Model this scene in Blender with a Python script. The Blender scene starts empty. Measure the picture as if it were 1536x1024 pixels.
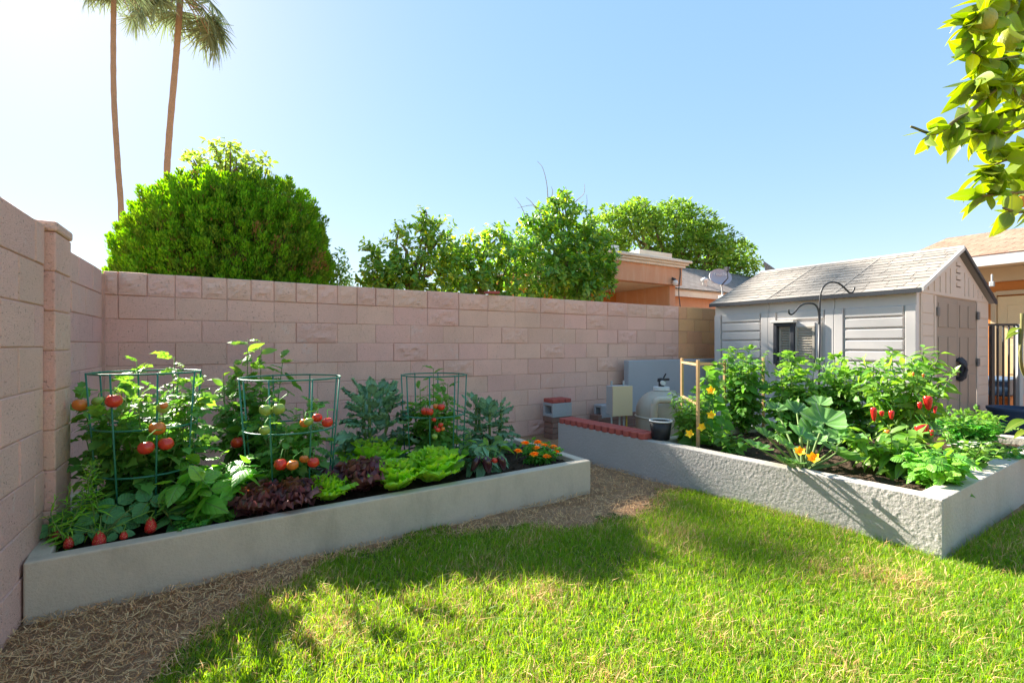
import bpy, math, random
import numpy as np
from mathutils import Vector, noise as mnoise

rng = np.random.default_rng(7)
random.seed(7)
PI = math.pi
scene = bpy.context.scene
COL = scene.collection

# ------------------------------------------------------------------ camera frame
CAM_H = 1.2
FPX = 711.0                                   # focal length in pixels of a 1536 px wide picture
YAW = math.radians(31.3)
F2 = np.array([math.sin(YAW), math.cos(YAW)])
R2 = np.array([math.cos(YAW), -math.sin(YAW)])
HOR = 517.0

def P3(px, py, s):
    """world point seen at picture position (px, py) at depth s metres"""
    r = (px - 768.0) / FPX
    xy = (F2 + R2 * r) * s
    return np.array([xy[0], xy[1], CAM_H + (HOR - py) * s / FPX])

def W(px, s, z=0.0):
    r = (px - 768.0) / FPX
    xy = (F2 + R2 * r) * s
    return np.array([xy[0], xy[1], z])

def depth_at(px, Y):
    r = (px - 768.0) / FPX
    return Y / (F2[1] + R2[1] * r)

def atY(px, Y, z=0.0):
    return W(px, depth_at(px, Y), z)

# ------------------------------------------------------------------ objects
def tag(o, label=None, cat=None, group=None, kind=None):
    if label: o['label'] = label
    if cat: o['category'] = cat
    if group: o['group'] = group
    if kind: o['kind'] = kind
    return o

def thing(name, loc, label, cat, group=None):
    o = bpy.data.objects.new(name, None)
    o.empty_display_size = .1
    o.location = [float(v) for v in loc]
    COL.objects.link(o)
    return tag(o, label, cat, group)

def wloc(o):
    v = np.zeros(3)
    while o is not None:
        v += np.array(o.location); o = o.parent
    return v

class MB:
    def __init__(s):
        s.v = []; s.uv = []; s.n = 0; s.f = {3: [], 4: []}; s.m = {3: [], 4: []}; s.ng = []; s.ngm = []
    def add(s, verts, faces, mat=0, uv=None):
        verts = np.asarray(verts, float).reshape(-1, 3)
        s.v.append(verts); s.uv.append(np.zeros((len(verts), 2)) if uv is None else np.asarray(uv, float))
        by = {3: [], 4: []}
        for f in faces:
            if len(f) in by: by[len(f)].append(f)
            else: s.ng.append([i + s.n for i in f]); s.ngm.append(mat)
        for k in by:
            if by[k]:
                a = np.asarray(by[k], np.int64) + s.n
                s.f[k].append(a); s.m[k].append(np.full(len(a), mat, np.int32))
        s.n += len(verts)
    def inst(s, tpl, locs, Rm, scale, mat=0):
        tv, tf, tuv = tpl
        locs = np.asarray(locs, float); N = len(locs)
        if N == 0: return
        scale = np.asarray(scale, float)
        if scale.ndim == 0: scale = np.full(N, float(scale))
        if scale.ndim == 1: scale = scale[:, None] * np.ones(3)
        vv = np.einsum('nij,nvj->nvi', Rm, tv[None] * scale[:, None, :]) + locs[:, None, :]
        V = len(tv)
        s.v.append(vv.reshape(-1, 3)); s.uv.append(np.tile(tuv, (N, 1)))
        off = (np.arange(N) * V + s.n)[:, None, None]
        for k in (3, 4):
            fk = [f for f in tf if len(f) == k]
            if fk:
                a = (np.asarray(fk, np.int64)[None] + off).reshape(-1, k)
                s.f[k].append(a); s.m[k].append(np.full(len(a), mat, np.int32))
        s.n += N * V
    def box(s, c, size, mat=0, B=None):
        """axis box, or in the basis B (rows = axes)"""
        c = np.asarray(c, float); h = np.asarray(size, float) / 2
        q = np.array([[x, y, z] for x in (-1, 1) for y in (-1, 1) for z in (-1, 1)]) * h
        if B is not None: q = q @ np.asarray(B, float)
        s.add(q + c, [(0, 1, 3, 2), (4, 6, 7, 5), (0, 4, 5, 1), (2, 3, 7, 6), (0, 2, 6, 4), (1, 5, 7, 3)], mat)
    def prism(s, poly, z0, z1, mat=0):
        n = len(poly)
        v = [(p[0], p[1], z0) for p in poly] + [(p[0], p[1], z1) for p in poly]
        f = [tuple(range(n - 1, -1, -1)), tuple(range(n, 2 * n))]
        f += [(i, (i + 1) % n, n + (i + 1) % n, n + i) for i in range(n)]
        s.add(v, f, mat)
    def tube(s, path, rad, n=6, mat=0, cap=True):
        path = np.asarray(path, float); k = len(path)
        rad = np.broadcast_to(np.asarray(rad, float), (k,))
        t = np.gradient(path, axis=0); t /= (np.linalg.norm(t, axis=1)[:, None] + 1e-9)
        ref = np.array([0.13, 0.21, 0.97]) if abs(t[:, 2]).mean() < .85 else np.array([0.97, 0.2, 0.1])
        x = np.cross(t, ref); x /= (np.linalg.norm(x, axis=1)[:, None] + 1e-9)
        y = np.cross(t, x)
        a = np.arange(n) * 2 * PI / n
        v = path[:, None] + rad[:, None, None] * (np.cos(a)[None, :, None] * x[:, None] + np.sin(a)[None, :, None] * y[:, None])
        f = [(i * n + j, i * n + (j + 1) % n, (i + 1) * n + (j + 1) % n, (i + 1) * n + j) for i in range(k - 1) for j in range(n)]
        uv = np.stack([np.tile(np.arange(n) / n, k), np.repeat(np.arange(k), n) * .1], 1)
        if cap: f += [tuple(range(n - 1, -1, -1)), tuple((k - 1) * n + j for j in range(n))]
        s.add(v.reshape(-1, 3), f, mat, uv)
    def ring(s, c, r, tr, n=40, mat=0, m=6):
        a = np.arange(n) * 2 * PI / n; b = np.arange(m) * 2 * PI / m
        A, B = np.meshgrid(a, b, indexing='ij')
        v = np.stack([(r + tr * np.cos(B)) * np.cos(A), (r + tr * np.cos(B)) * np.sin(A), tr * np.sin(B)], -1).reshape(-1, 3) + np.asarray(c)
        f = [(i * m + j, ((i + 1) % n) * m + j, ((i + 1) % n) * m + (j + 1) % m, i * m + (j + 1) % m) for i in range(n) for j in range(m)]
        s.add(v, f, mat)
    def lathe(s, prof, c, n=24, mat=0, fn=None):
        prof = np.asarray(prof, float); k = len(prof)
        a = np.arange(n) * 2 * PI / n
        v = np.zeros((k, n, 3))
        for i in range(k):
            rr = prof[i, 0] * (np.ones(n) if fn is None else fn(a, i / (k - 1)))
            v[i, :, 0] = rr * np.cos(a); v[i, :, 1] = rr * np.sin(a); v[i, :, 2] = prof[i, 1]
        f = [(i * n + j, i * n + (j + 1) % n, (i + 1) * n + (j + 1) % n, (i + 1) * n + j) for i in range(k - 1) for j in range(n)]
        s.add(v.reshape(-1, 3) + np.asarray(c), f, mat)
    def grid(s, g, mat=0, uv=None):
        """g: (a, b, 3) points"""
        a, b = g.shape[:2]
        f = [(i * b + j, (i + 1) * b + j, (i + 1) * b + j + 1, i * b + j + 1) for i in range(a - 1) for j in range(b - 1)]
        s.add(g.reshape(-1, 3), f, mat, None if uv is None else uv.reshape(-1, 2))
    def build(s, name, mats, parent=None, smooth=False, bevel=0, auto=None):
        me = bpy.data.meshes.new(name)
        v = np.concatenate(s.v) if s.v else np.zeros((0, 3))
        if parent is not None: v = v - wloc(parent)
        uvv = np.concatenate(s.uv)
        fs = []; tot = []; mi = []
        for k in (3, 4):
            for a, m in zip(s.f[k], s.m[k]):
                fs.append(a.ravel()); tot.append(np.full(len(a), k)); mi.append(m)
        for f, m in zip(s.ng, s.ngm):
            fs.append(np.asarray(f)); tot.append(np.array([len(f)])); mi.append(np.array([m]))
        fl = np.concatenate(fs).astype(np.int32); tot = np.concatenate(tot).astype(np.int32); mi = np.concatenate(mi).astype(np.int32)
        me.vertices.add(len(v)); me.vertices.foreach_set('co', v.astype(np.float32).ravel())
        me.loops.add(len(fl)); me.loops.foreach_set('vertex_index', fl)
        me.polygons.add(len(tot))
        st = np.concatenate([[0], np.cumsum(tot)[:-1]]).astype(np.int32)
        me.polygons.foreach_set('loop_start', st)
        me.polygons.foreach_set('material_index', mi)
        me.polygons.foreach_set('use_smooth', np.full(len(tot), bool(smooth)))
        ul = me.uv_layers.new(name='UVMap'); ul.data.foreach_set('uv', uvv[fl].astype(np.float32).ravel())
        me.update(calc_edges=True); me.validate()
        for m in (mats if isinstance(mats, (list, tuple)) else [mats]): me.materials.append(m)
        o = bpy.data.objects.new(name, me); COL.objects.link(o)
        if parent is not None: o.parent = parent
        if bevel:
            b = o.modifiers.new('Bevel', 'BEVEL'); b.width = bevel; b.segments = 2; b.limit_method = 'ANGLE'
            b.angle_limit = .6
        return o

def norm(a):
    a = np.asarray(a, float)
    return a / (np.linalg.norm(a, axis=-1, keepdims=True) + 1e-9)

def frames(d, n):
    """rotation matrices with y axis = d and z axis close to n"""
    d = norm(d); x = norm(np.cross(d, n)); z = np.cross(x, d)
    return np.stack([x, d, z], -1)

def rdir(n):
    return norm(rng.normal(size=(n, 3)))

# ------------------------------------------------------------------ materials
class NT:
    def __init__(s, name):
        s.mat = bpy.data.materials.new(name); s.mat.use_nodes = True
        s.t = s.mat.node_tree; s.t.nodes.clear()
        s.out = s.n('ShaderNodeOutputMaterial')
    def n(s, typ, **kw):
        nd = s.t.nodes.new(typ)
        for k, v in kw.items(): setattr(nd, k, v)
        return nd
    def l(s, a, b): s.t.links.new(a, b)
    def val(s, sock, x):
        if hasattr(x, 'is_output'): s.l(x, sock)
        else: sock.default_value = x
    def math(s, op, a, b=0.0, c=None, clamp=False):
        m = s.n('ShaderNodeMath', operation=op); m.use_clamp = clamp
        s.val(m.inputs[0], a); s.val(m.inputs[1], b)
        if c is not None: s.val(m.inputs[2], c)
        return m.outputs[0]
    def noise(s, scale, detail=4, rough=.6, vec=None, stretch=None):
        nd = s.n('ShaderNodeTexNoise'); nd.inputs['Scale'].default_value = scale
        nd.inputs['Detail'].default_value = detail; nd.inputs['Roughness'].default_value = rough
        v = vec if vec is not None else s.coord()
        if stretch:
            mp = s.n('ShaderNodeMapping'); mp.inputs['Scale'].default_value = stretch
            s.l(v, mp.inputs['Vector']); v = mp.outputs[0]
        s.l(v, nd.inputs['Vector']); return nd.outputs['Fac']
    def coord(s):
        if not hasattr(s, '_c'): s._c = s.n('ShaderNodeNewGeometry').outputs['Position']
        return s._c
    def island(s):
        if not hasattr(s, '_i'): s._i = s.n('ShaderNodeNewGeometry').outputs['Random Per Island']
        return s._i
    def ramp(s, x, lo, hi, a=0.0, b=1.0):
        m = s.n('ShaderNodeMapRange'); s.val(m.inputs[0], x)
        m.inputs[1].default_value = lo; m.inputs[2].default_value = hi
        m.inputs[3].default_value = a; m.inputs[4].default_value = b
        return m.outputs[0]
    def mix(s, f, a, b):
        m = s.n('ShaderNodeMix', data_type='RGBA'); s.val(m.inputs[0], f)
        for i, c in ((6, a), (7, b)):
            if hasattr(c, 'is_output'): s.l(c, m.inputs[i])
            else: m.inputs[i].default_value = (*c, 1)
        return m.outputs[2]
    def hsv(s, col, h=.5, sa=1.0, v=1.0):
        m = s.n('ShaderNodeHueSaturation')
        s.val(m.inputs['Hue'], h); s.val(m.inputs['Saturation'], sa); s.val(m.inputs['Value'], v)
        if hasattr(col, 'is_output'): s.l(col, m.inputs['Color'])
        else: m.inputs['Color'].default_value = (*col, 1)
        return m.outputs[0]
    def bump(s, h, dist=.01, strength=1.0, prev=None):
        b = s.n('ShaderNodeBump'); b.inputs['Distance'].default_value = dist; b.inputs['Strength'].default_value = strength
        s.l(h, b.inputs['Height'])
        if prev is not None: s.l(prev, b.inputs['Normal'])
        return b.outputs[0]
    def bsdf(s, col, rough=.7, spec=.3, normal=None, metal=0.0):
        p = s.n('ShaderNodeBsdfPrincipled')
        if hasattr(col, 'is_output'): s.l(col, p.inputs['Base Color'])
        else: p.inputs['Base Color'].default_value = (*col, 1)
        s.val(p.inputs['Roughness'], rough); p.inputs['Specular IOR Level'].default_value = spec
        p.inputs['Metallic'].default_value = metal
        if normal is not None: s.l(normal, p.inputs['Normal'])
        s.l(p.outputs[0], s.out.inputs['Surface']); return p

def plain(name, col, rough=.7, spec=.3, var=.12, nscale=6, isl=.0, bump=None, metal=0.0, fine=.06, dirt=None):
    """painted / mineral surface: broad and fine tone variation, optional grain and stains"""
    t = NT(name)
    v = t.math('MULTIPLY_ADD', t.math('SUBTRACT', t.noise(nscale, 5), .5), 2 * var, 1.0)
    v = t.math('ADD', v, t.math('MULTIPLY', t.math('SUBTRACT', t.noise(nscale * 14, 3), .5), 2 * fine))
    if isl: v = t.math('ADD', v, t.math('MULTIPLY', t.math('SUBTRACT', t.island(), .5), 2 * isl))
    c = t.hsv(col, v=v)
    if dirt:
        m = t.ramp(t.noise(dirt[1], 6, .65, stretch=dirt[3] if len(dirt) > 3 else None), .48, .72, 0, dirt[2])
        c = t.mix(m, c, dirt[0])
    nm = t.bump(t.noise(bump[0], 6, .65), bump[1]) if bump else None
    t.bsdf(c, rough, spec, nm, metal)
    return t.mat

LB = 1.5
def leafmat(name, col, col2=None, var=.3, trans=.35, tcol=None, rough=.45, spec=.35, vein=None, vk=7.0, hue=.02, side=2.2, bumpd=.0, vs=.35):
    """leaf: per-leaf tone, thin translucent blade, optional drawn veins (in the leaf's own UV)"""
    t = NT(name)
    col = tuple(c * LB for c in col); col2 = tuple(c * LB for c in col2) if col2 else None
    isl = t.island()
    base = t.mix(isl, col, col2) if col2 else col
    h = t.math('MULTIPLY_ADD', t.math('SUBTRACT', t.math('FRACT', t.math('MULTIPLY', isl, 7.31)), .5), 2 * hue, .5)
    v = t.math('MULTIPLY_ADD', t.math('SUBTRACT', t.math('FRACT', t.math('MULTIPLY', isl, 17.7)), .5), 2 * var, 1.0)
    v = t.math('ADD', v, t.math('MULTIPLY', t.math('SUBTRACT', t.noise(35, 3), .5), .25))
    c = t.hsv(base, h=h, v=v)
    nm = None
    if vein:
        uv = t.n('ShaderNodeUVMap').outputs[0]
        sp = t.n('ShaderNodeSeparateXYZ'); t.l(uv, sp.inputs[0])
        au = t.math('ABSOLUTE', t.math('SUBTRACT', sp.outputs[0], .5))
        ph = t.math('SUBTRACT', sp.outputs[1], t.math('MULTIPLY', au, .55))
        sv = t.math('ABSOLUTE', t.math('SINE', t.math('MULTIPLY', ph, PI * vk)))
        m1 = t.ramp(sv, .0, .16, 1, 0)
        m2 = t.ramp(au, .02, .055, 1, 0)
        m = t.math('MAXIMUM', t.math('MULTIPLY', m1, vs), t.math('MULTIPLY', m2, .9), clamp=True)
        c = t.mix(m, c, vein)
        nm = t.bump(t.math('SUBTRACT', t.math('POWER', sv, .5), t.math('MULTIPLY', m2, .6)), bumpd, 1.0) if bumpd else None
    p = t.bsdf(c, rough, spec, nm)
    tr = t.n('ShaderNodeBsdfTranslucent')
    if tcol: t.l(t.hsv(tcol, h=h, v=v), tr.inputs['Color'])
    else: t.l(t.hsv(c, h=.485, sa=1.1, v=side), tr.inputs['Color'])
    if nm is not None: t.l(nm, tr.inputs['Normal'])
    mx = t.n('ShaderNodeMixShader'); mx.inputs[0].default_value = trans
    t.l(p.outputs[0], mx.inputs[1]); t.l(tr.outputs[0], mx.inputs[2]); t.l(mx.outputs[0], t.out.inputs['Surface'])
    return t.mat

# ------------------------------------------------------------------ leaf templates (y = along the leaf, z = up)
def leaf_tpl(w=.3, rows=4, fold=.25, droop=.25, p=.8, tip=1.0, teeth=0.0, wave=0.0):
    ts = np.linspace(0, 1, rows + 1); v = []; uv = []
    for i, t in enumerate(ts):
        h = w * max(0.0, math.sin(PI * t ** p)) ** tip
        if i == rows: h = 0.004
        if i == 0: h = w * .08
        if teeth and 0 < i < rows: h *= 1 + (teeth if i % 2 else -teeth)
        z = -droop * t * t
        wz = wave * math.sin(i * 2.4)
        v += [(-h, t, z + fold * h + wz), (0, t, z), (h, t, z + fold * h - wz)]
        uu = .5 * h / w
        uv += [(.5 - uu, t), (.5, t), (.5 + uu, t)]
    f = []
    for i in range(rows):
        a = 3 * i
        f += [(a, a + 1, a + 4, a + 3), (a + 1, a + 2, a + 5, a + 4)]
    return np.array(v), f, np.array(uv)

def join_tpl(parts):
    v = []; f = []; uv = []; n = 0
    for tv, tf, tu in parts:
        v.append(tv); uv.append(tu); f += [tuple(i + n for i in q) for q in tf]; n += len(tv)
    return np.concatenate(v), f, np.concatenate(uv)

def xf(tpl, loc, yaw, sc, pitch=0.0, roll=0.0):
    tv, tf, tu = tpl
    cy, sy = math.cos(yaw), math.sin(yaw); cp, sp = math.cos(pitch), math.sin(pitch); cr, sr = math.cos(roll), math.sin(roll)
    Rz = np.array([[cy, -sy, 0], [sy, cy, 0], [0, 0, 1]]); Rx = np.array([[1, 0, 0], [0, cp, -sp], [0, sp, cp]])
    Ry = np.array([[cr, 0, sr], [0, 1, 0], [-sr, 0, cr]])
    return tv * sc @ (Rz @ Rx @ Ry).T + np.array(loc), tf, tu

def compound_tpl(seed, pairs=3, droop=.3, lw=.34, teeth=.22, spread=1.0, rows=5):
    r = random.Random(seed); parts = []
    rach = []
    for i in range(5):
        t = i / 4; rach.append((0, t * .8, -droop * t * t))
    rv = []; rf = []
    for i, (x, y, z) in enumerate(rach):
        w = .012
        rv += [(-w, y, z), (w, y, z)]
        if i: rf.append((2 * i - 2, 2 * i - 1, 2 * i + 1, 2 * i))
    parts.append((np.array(rv), rf, np.full((10, 2), .5)))
    for k in range(pairs):
        t = .3 + .5 * k / max(1, pairs - 1)
        for sgn in (-1, 1):
            lt = leaf_tpl(lw * r.uniform(.85, 1.1), rows, .3, r.uniform(.2, .5), .75, .9, teeth, .03)
            sc = (.36 + .1 * math.sin(PI * (k + .7) / pairs)) * r.uniform(.85, 1.15)
            parts.append(xf(lt, (0, t * .8, -droop * t * t), -sgn * spread * r.uniform(.8, 1.15), sc, r.uniform(-.3, .15), r.uniform(-.4, .4)))
    lt = leaf_tpl(lw * 1.1, rows, .3, .35, .75, .9, teeth, .03)
    parts.append(xf(lt, (0, .78, -droop * .95), r.uniform(-.2, .2), .5, -.35))
    return join_tpl(parts)

def blade(L, Wd, shape, ruffle=.0, freq=5, curl=.0, cup=.0, nu=9, nv=9, ph=0.0, base=.12, rnd=.1):
    """broad ruffled leaf as a grid: returns (nv, nu, 3) local points (y along, z up) and uv"""
    g = np.zeros((nv, nu, 3)); uv = np.zeros((nv, nu, 2))
    for i in range(nv):
        t = i / (nv - 1)
        hw = Wd * (base + (1 - base) * shape(t))
        for j in range(nu):
            u = 2 * j / (nu - 1) - 1
            e = max(abs(u) ** 2.2, t ** 5)
            arc = freq * (t * 2.2 + abs(u) * .9 * (1 if t > .7 else .3))
            z = curl * t * t * L + cup * u * u * hw + ruffle * e * math.sin(arc * PI + ph + (1.7 if u < 0 else 0)) * min(1, t * 2.5)
            y = L * t * (1 - rnd * abs(u) ** 2.4 * t) + ruffle * .6 * e * math.cos(arc * PI * 1.3 + ph)
            g[i, j] = (hw * u, y, z); uv[i, j] = (.5 + u / 2, t)
    return g, uv

def place(g, loc, yaw, pitch, roll=0.0):
    """rotate local grid: pitch up from horizontal, then yaw about z (yaw = heading of the leaf)"""
    q = g.reshape(-1, 3)
    cr, sr = math.cos(roll), math.sin(roll)
    q = q @ np.array([[cr, 0, sr], [0, 1, 0], [-sr, 0, cr]]).T
    cp, sp = math.cos(pitch), math.sin(pitch)
    q = q @ np.array([[1, 0, 0], [0, cp, -sp], [0, sp, cp]]).T
    a = yaw - PI / 2
    c, s_ = math.cos(a), math.sin(a)
    q = q @ np.array([[c, -s_, 0], [s_, c, 0], [0, 0, 1]]).T
    return q.reshape(g.shape) + np.asarray(loc)
# ------------------------------------------------------------------ mineral and paint materials
def dirt_mat():
    t = NT('dirt')
    n1 = t.noise(3.0, 6, .65); n2 = t.noise(60, 4, .7)
    c = t.mix(t.ramp(n1, .35, .65), (.42, .245, .13), (.55, .345, .20))
    c = t.mix(t.ramp(n2, .45, .7, 0, .6), c, (.22, .13, .075))
    t.bsdf(c, .95, .1, t.bump(t.math('ADD', n2, t.noise(14, 4)), .03))
    return t.mat

M_dirt = dirt_mat()
M_thatch = plain('lawn_thatch', (.10, .125, .03), .95, .1, .35, 5, fine=.3, bump=(60, .02))
M_soil = plain('garden_soil', (.075, .05, .032), .95, .15, .3, 9, fine=.3, bump=(55, .03))
def block_mat(name, col, stain, st_amt=.5):
    t = NT(name)
    v = t.math('MULTIPLY_ADD', t.math('SUBTRACT', t.island(), .5), .11, 1.0)
    v = t.math('ADD', v, t.math('MULTIPLY', t.math('SUBTRACT', t.noise(1.6, 5), .5), .35))
    v = t.math('ADD', v, t.math('MULTIPLY', t.math('SUBTRACT', t.noise(90, 3, .7), .5), .3))
    h = t.math('MULTIPLY_ADD', t.math('SUBTRACT', t.math('FRACT', t.math('MULTIPLY', t.island(), 9.7)), .5), .018, .5)
    c = t.hsv(col, h=h, v=v)
    c = t.mix(t.ramp(t.noise(2.3, 6, .7, stretch=(1, 1, .5)), .5, .75, 0, st_amt), c, stain)
    salt = t.math('MULTIPLY', t.ramp(t.noise(7, 6, .75), .57, .66, 0, 1), t.ramp(t.noise(1.1, 3), .5, .62, 0, .5))
    c = t.mix(salt, c, (.72, .62, .56))
    pits = t.ramp(t.noise(70, 2, .5), .62, .74, 0, 1)
    c = t.mix(t.math('MULTIPLY', pits, .45), c, (col[0] * .5, col[1] * .5, col[2] * .5))
    hgt = t.math('SUBTRACT', t.noise(110, 4, .7), t.math('MULTIPLY', pits, .8))
    t.bsdf(c, .92, .15, t.bump(hgt, .006))
    return t.mat
M_block = block_mat('pink_block', (.78, .485, .375), (.71, .44, .34))
M_block_l = block_mat('pink_block_left', (.80, .495, .395), (.74, .46, .37), .4)
M_mortar = plain('mortar', (.60, .37, .29), .95, .1, .25, 8, bump=(60, .006))
M_mortar_l = plain('mortar_left', (.62, .39, .31), .95, .1, .25, 8, bump=(60, .006))
M_obl = block_mat('orange_block', (.78, .43, .21), (.72, .42, .25), .5)
M_conc = plain('planter_concrete', (.60, .50, .375), .9, .2, .12, 2.2, fine=.08, bump=(70, .004), dirt=((.40, .33, .24), 5, .6, (1, 1, .45)))
M_stucco = plain('grey_stucco', (.46, .43, .40), .92, .15, .1, 3, fine=.05, bump=(48, .007), dirt=((.42, .385, .35), 4, .5))
M_stucco_s = plain('grey_stucco_smooth', (.52, .475, .40), .92, .15, .12, 3, fine=.06, bump=(45, .008), dirt=((.42, .36, .28), 3.5, .6, (1, 1, .35)))
M_grey_shade = plain('grey_paint_shaded', (.40, .41, .43), .85, .2, .08, 2, fine=.04, bump=(50, .003))  # same grey paint as the bed, with bluish shade put into the colour
M_paver = plain('patio_concrete', (.42, .39, .36), .9, .2, .12, 2, bump=(60, .004))
M_redbrick = plain('red_edging', (.46, .11, .085), .9, .15, .15, 9, isl=.1, fine=.12, bump=(80, .004))
M_brown = plain('brown_brick', (.26, .155, .12), .92, .1, .2, 8, isl=.12, bump=(60, .005))
M_cmu = plain('grey_cinder_block', (.42, .42, .42), .92, .1, .12, 10, fine=.12, bump=(90, .004))

# ------------------------------------------------------------------ ground
def fbm(x, y, s, seed=0.0):
    return mnoise.fractal(Vector((x * s + seed, y * s - seed, seed)), .9, 2.1, 4)

def lawn_edge(x):
    return float(np.interp(x, [-.9, -.2, .1, .5, .9, 1.35, 1.7, 2.1, 2.45, 2.8, 3.05, 3.3],
                           [.0, 2.16, 2.6, 2.75, 2.83, 2.83, 2.62, 2.42, 2.38, 2.52, 2.68, 2.6]))

def is_lawn(x, y):
    """signed: > 0 on the lawn"""
    d = lawn_edge(x) - y
    if x < -.05: d = min(d, (x + .34 + (2.1 - y) * .25) * 1.2)
    if x > 3.38 and y > .99: return -1
    return d + .16 * fbm(x, y, 3.2, 3.1) + .05 * fbm(x, y, 14, 1.7)

g = MB()
xs = np.concatenate([[-400, -60, -15, -4], np.linspace(-1.2, 4.6, 96), [8, 15, 60, 400]])
ys = np.concatenate([[-400, -60, -10, -2], np.linspace(-.2, 5.4, 92), [9, 16, 60, 400]])
G = np.zeros((len(xs), len(ys), 3))
for i, x in enumerate(xs):
    for j, y in enumerate(ys):
        z = 0
        if -1.2 < x < 4.6 and -.2 < y < 5.4: z = .012 * fbm(x, y, 2.5) + .006 * fbm(x, y, 9)
        G[i, j] = (x, y, z)
g.grid(G)
tag(g.build('ground', [M_dirt], smooth=True), 'brown bare dirt ground under yard', kind='structure')

g = MB(); n = 0
cell = .06
for x in np.arange(-.9, 4.9, cell):
    for y in np.arange(-.1, 3.1, cell):
        if is_lawn(x + cell / 2, y + cell / 2) > -.01:
            zz = .016 + .012 * fbm(x, y, 2.5)
            g.add([(x, y, zz), (x + cell, y, zz), (x + cell, y + cell, zz), (x, y + cell, zz)], [(0, 1, 2, 3)])
tag(g.build('lawn_base', [M_thatch]), 'dark thatch layer under the lawn', kind='structure')

# grass blades
M_grass = leafmat('grass_blade', (.075, .165, .014), (.15, .225, .026), .3, .5, None, .5, .3, hue=.02, side=2.3)
M_straw = leafmat('dry_straw', (.42, .25, .11), (.52, .36, .19), .35, .2, None, .7, .2, hue=.012, side=1.3)
def grass():
    N = 620000
    x = rng.uniform(-.8, 4.9, N); y = rng.uniform(.25, 2.95, N)
    dep = x * F2[0] + y * F2[1]; lat = x * R2[0] + y * R2[1]
    px = 768 + FPX * lat / np.maximum(dep, .1)
    ok = (dep > 1.2) & (px > -300) & (px < 2100)
    x, y, dep = x[ok], y[ok], dep[ok]
    m = np.array([is_lawn(a, b) for a, b in zip(x, y)])
    p = np.clip((m + .03) / .16, 0, 1)
    patch = np.array([fbm(a, b, 1.7, 9.3) for a, b in zip(x, y)])
    keep = rng.random(len(x)) < p * np.clip(1.0 + .45 * patch, .35, 1)
    x, y, m, patch = x[keep], y[keep], m[keep], patch[keep]
    N = len(x)
    # tufts: pull every blade a little towards a tuft centre
    tx = (np.floor(x / .045) + .5) * .045 + .014 * np.sin(y * 97); ty = (np.floor(y / .045) + .5) * .045 + .014 * np.cos(x * 83)
    lean_c = np.stack([x - tx, y - ty], 1) * 16
    x = x + (tx - x) * .35; y = y + (ty - y) * .35
    h = rng.gamma(6, .0062, N) * np.clip(.75 + m * .9, .5, 1.1) * (1 + .35 * patch)
    h = np.clip(h, .015, .095)
    w = rng.uniform(.0011, .0022, N)
    az = rng.uniform(0, 2 * PI, N)
    wx, wy = np.cos(az) * w, np.sin(az) * w
    lean = lean_c + rng.normal(0, .38, (N, 2)) + np.array([.1, -.12])
    base = np.stack([x, y, np.full(N, .006)], 1)
    side = np.stack([wx, wy, np.zeros(N)], 1)
    mid = base + np.stack([lean[:, 0] * h * .28, lean[:, 1] * h * .28, h * .6], 1)
    ln = np.linalg.norm(lean, axis=1)
    tip = base + np.stack([lean[:, 0] * h * 1.0, lean[:, 1] * h * 1.0, h * np.clip(1.08 - .35 * ln, .35, 1.1)], 1)
    V = np.stack([base - side, base + side, mid - side * .8, mid + side * .8, tip], 1).reshape(-1, 3)
    o = np.arange(N)[:, None] * 5
    q = o + np.array([0, 1, 3, 2]); tr = o + np.array([2, 3, 4])
    dry = (rng.random(N) < np.clip(.10 + .42 * np.clip(patch + .08, 0, 1) + .5 * np.clip(.1 - m, 0, .1) / .1, 0, .8)).astype(np.int32)
    mb = MB(); mb.v = [V]; mb.uv = [np.tile(np.array([(0, 0), (1, 0), (0, .6), (1, .6), (.5, 1)]), (N, 1))]; mb.n = len(V)
    mb.f[4] = [q]; mb.m[4] = [dry]; mb.f[3] = [tr]; mb.m[3] = [dry]
    o = mb.build('grass', [M_grass, M_straw])
    tag(o, 'bright green lawn grass with dry straw blades', 'grass', kind='stuff')
grass()

def straw():
    N = 62000
    x = rng.uniform(-.85, 3.4, N); y = rng.uniform(1.2, 4.4, N)
    dep = x * F2[0] + y * F2[1]
    ok = (dep > 1.4)
    x, y = x[ok], y[ok]
    m = np.array([is_lawn(a, b) for a, b in zip(x, y)])
    frontline = 2.82 + (x + .745) * .0396
    bed = (x < 2.56) & (y > frontline - .01) & (y < 4.1)
    keep = (m < .12) & ~bed & (rng.random(len(x)) < np.where(x < .8, 1.0, .5))
    x, y = x[keep], y[keep]; N = len(x)
    L = rng.gamma(4, .0115, N); az = rng.uniform(0, 2 * PI, N); bend = rng.normal(0, .5, N)
    w = rng.uniform(.0007, .0018, N)
    z0 = rng.uniform(.004, .022, N)
    pts = []
    for t in (-.5, 0, .5):
        a = az + bend * t
        cx = x + np.cos(a) * L * t; cy = y + np.sin(a) * L * t
        cz = z0 + rng.uniform(0, .012, N) + (.01 if t else 0)
        nx, ny = -np.sin(a) * w, np.cos(a) * w
        pts += [np.stack([cx - nx, cy - ny, cz], 1), np.stack([cx + nx, cy + ny, cz + .001], 1)]
    V = np.stack(pts, 1).reshape(-1, 3)
    o = np.arange(N)[:, None] * 6
    mb = MB(); mb.v = [V]; mb.uv = [np.zeros((len(V), 2))]; mb.n = len(V)
    mb.f[4] = [o + np.array([0, 1, 3, 2]), o + np.array([2, 3, 5, 4])]; mb.m[4] = [np.zeros(N, np.int32)] * 2
    tag(mb.build('straw_litter', [M_straw]), 'dry straw and dead grass litter over the dirt', 'straw', kind='stuff')
straw()

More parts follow.
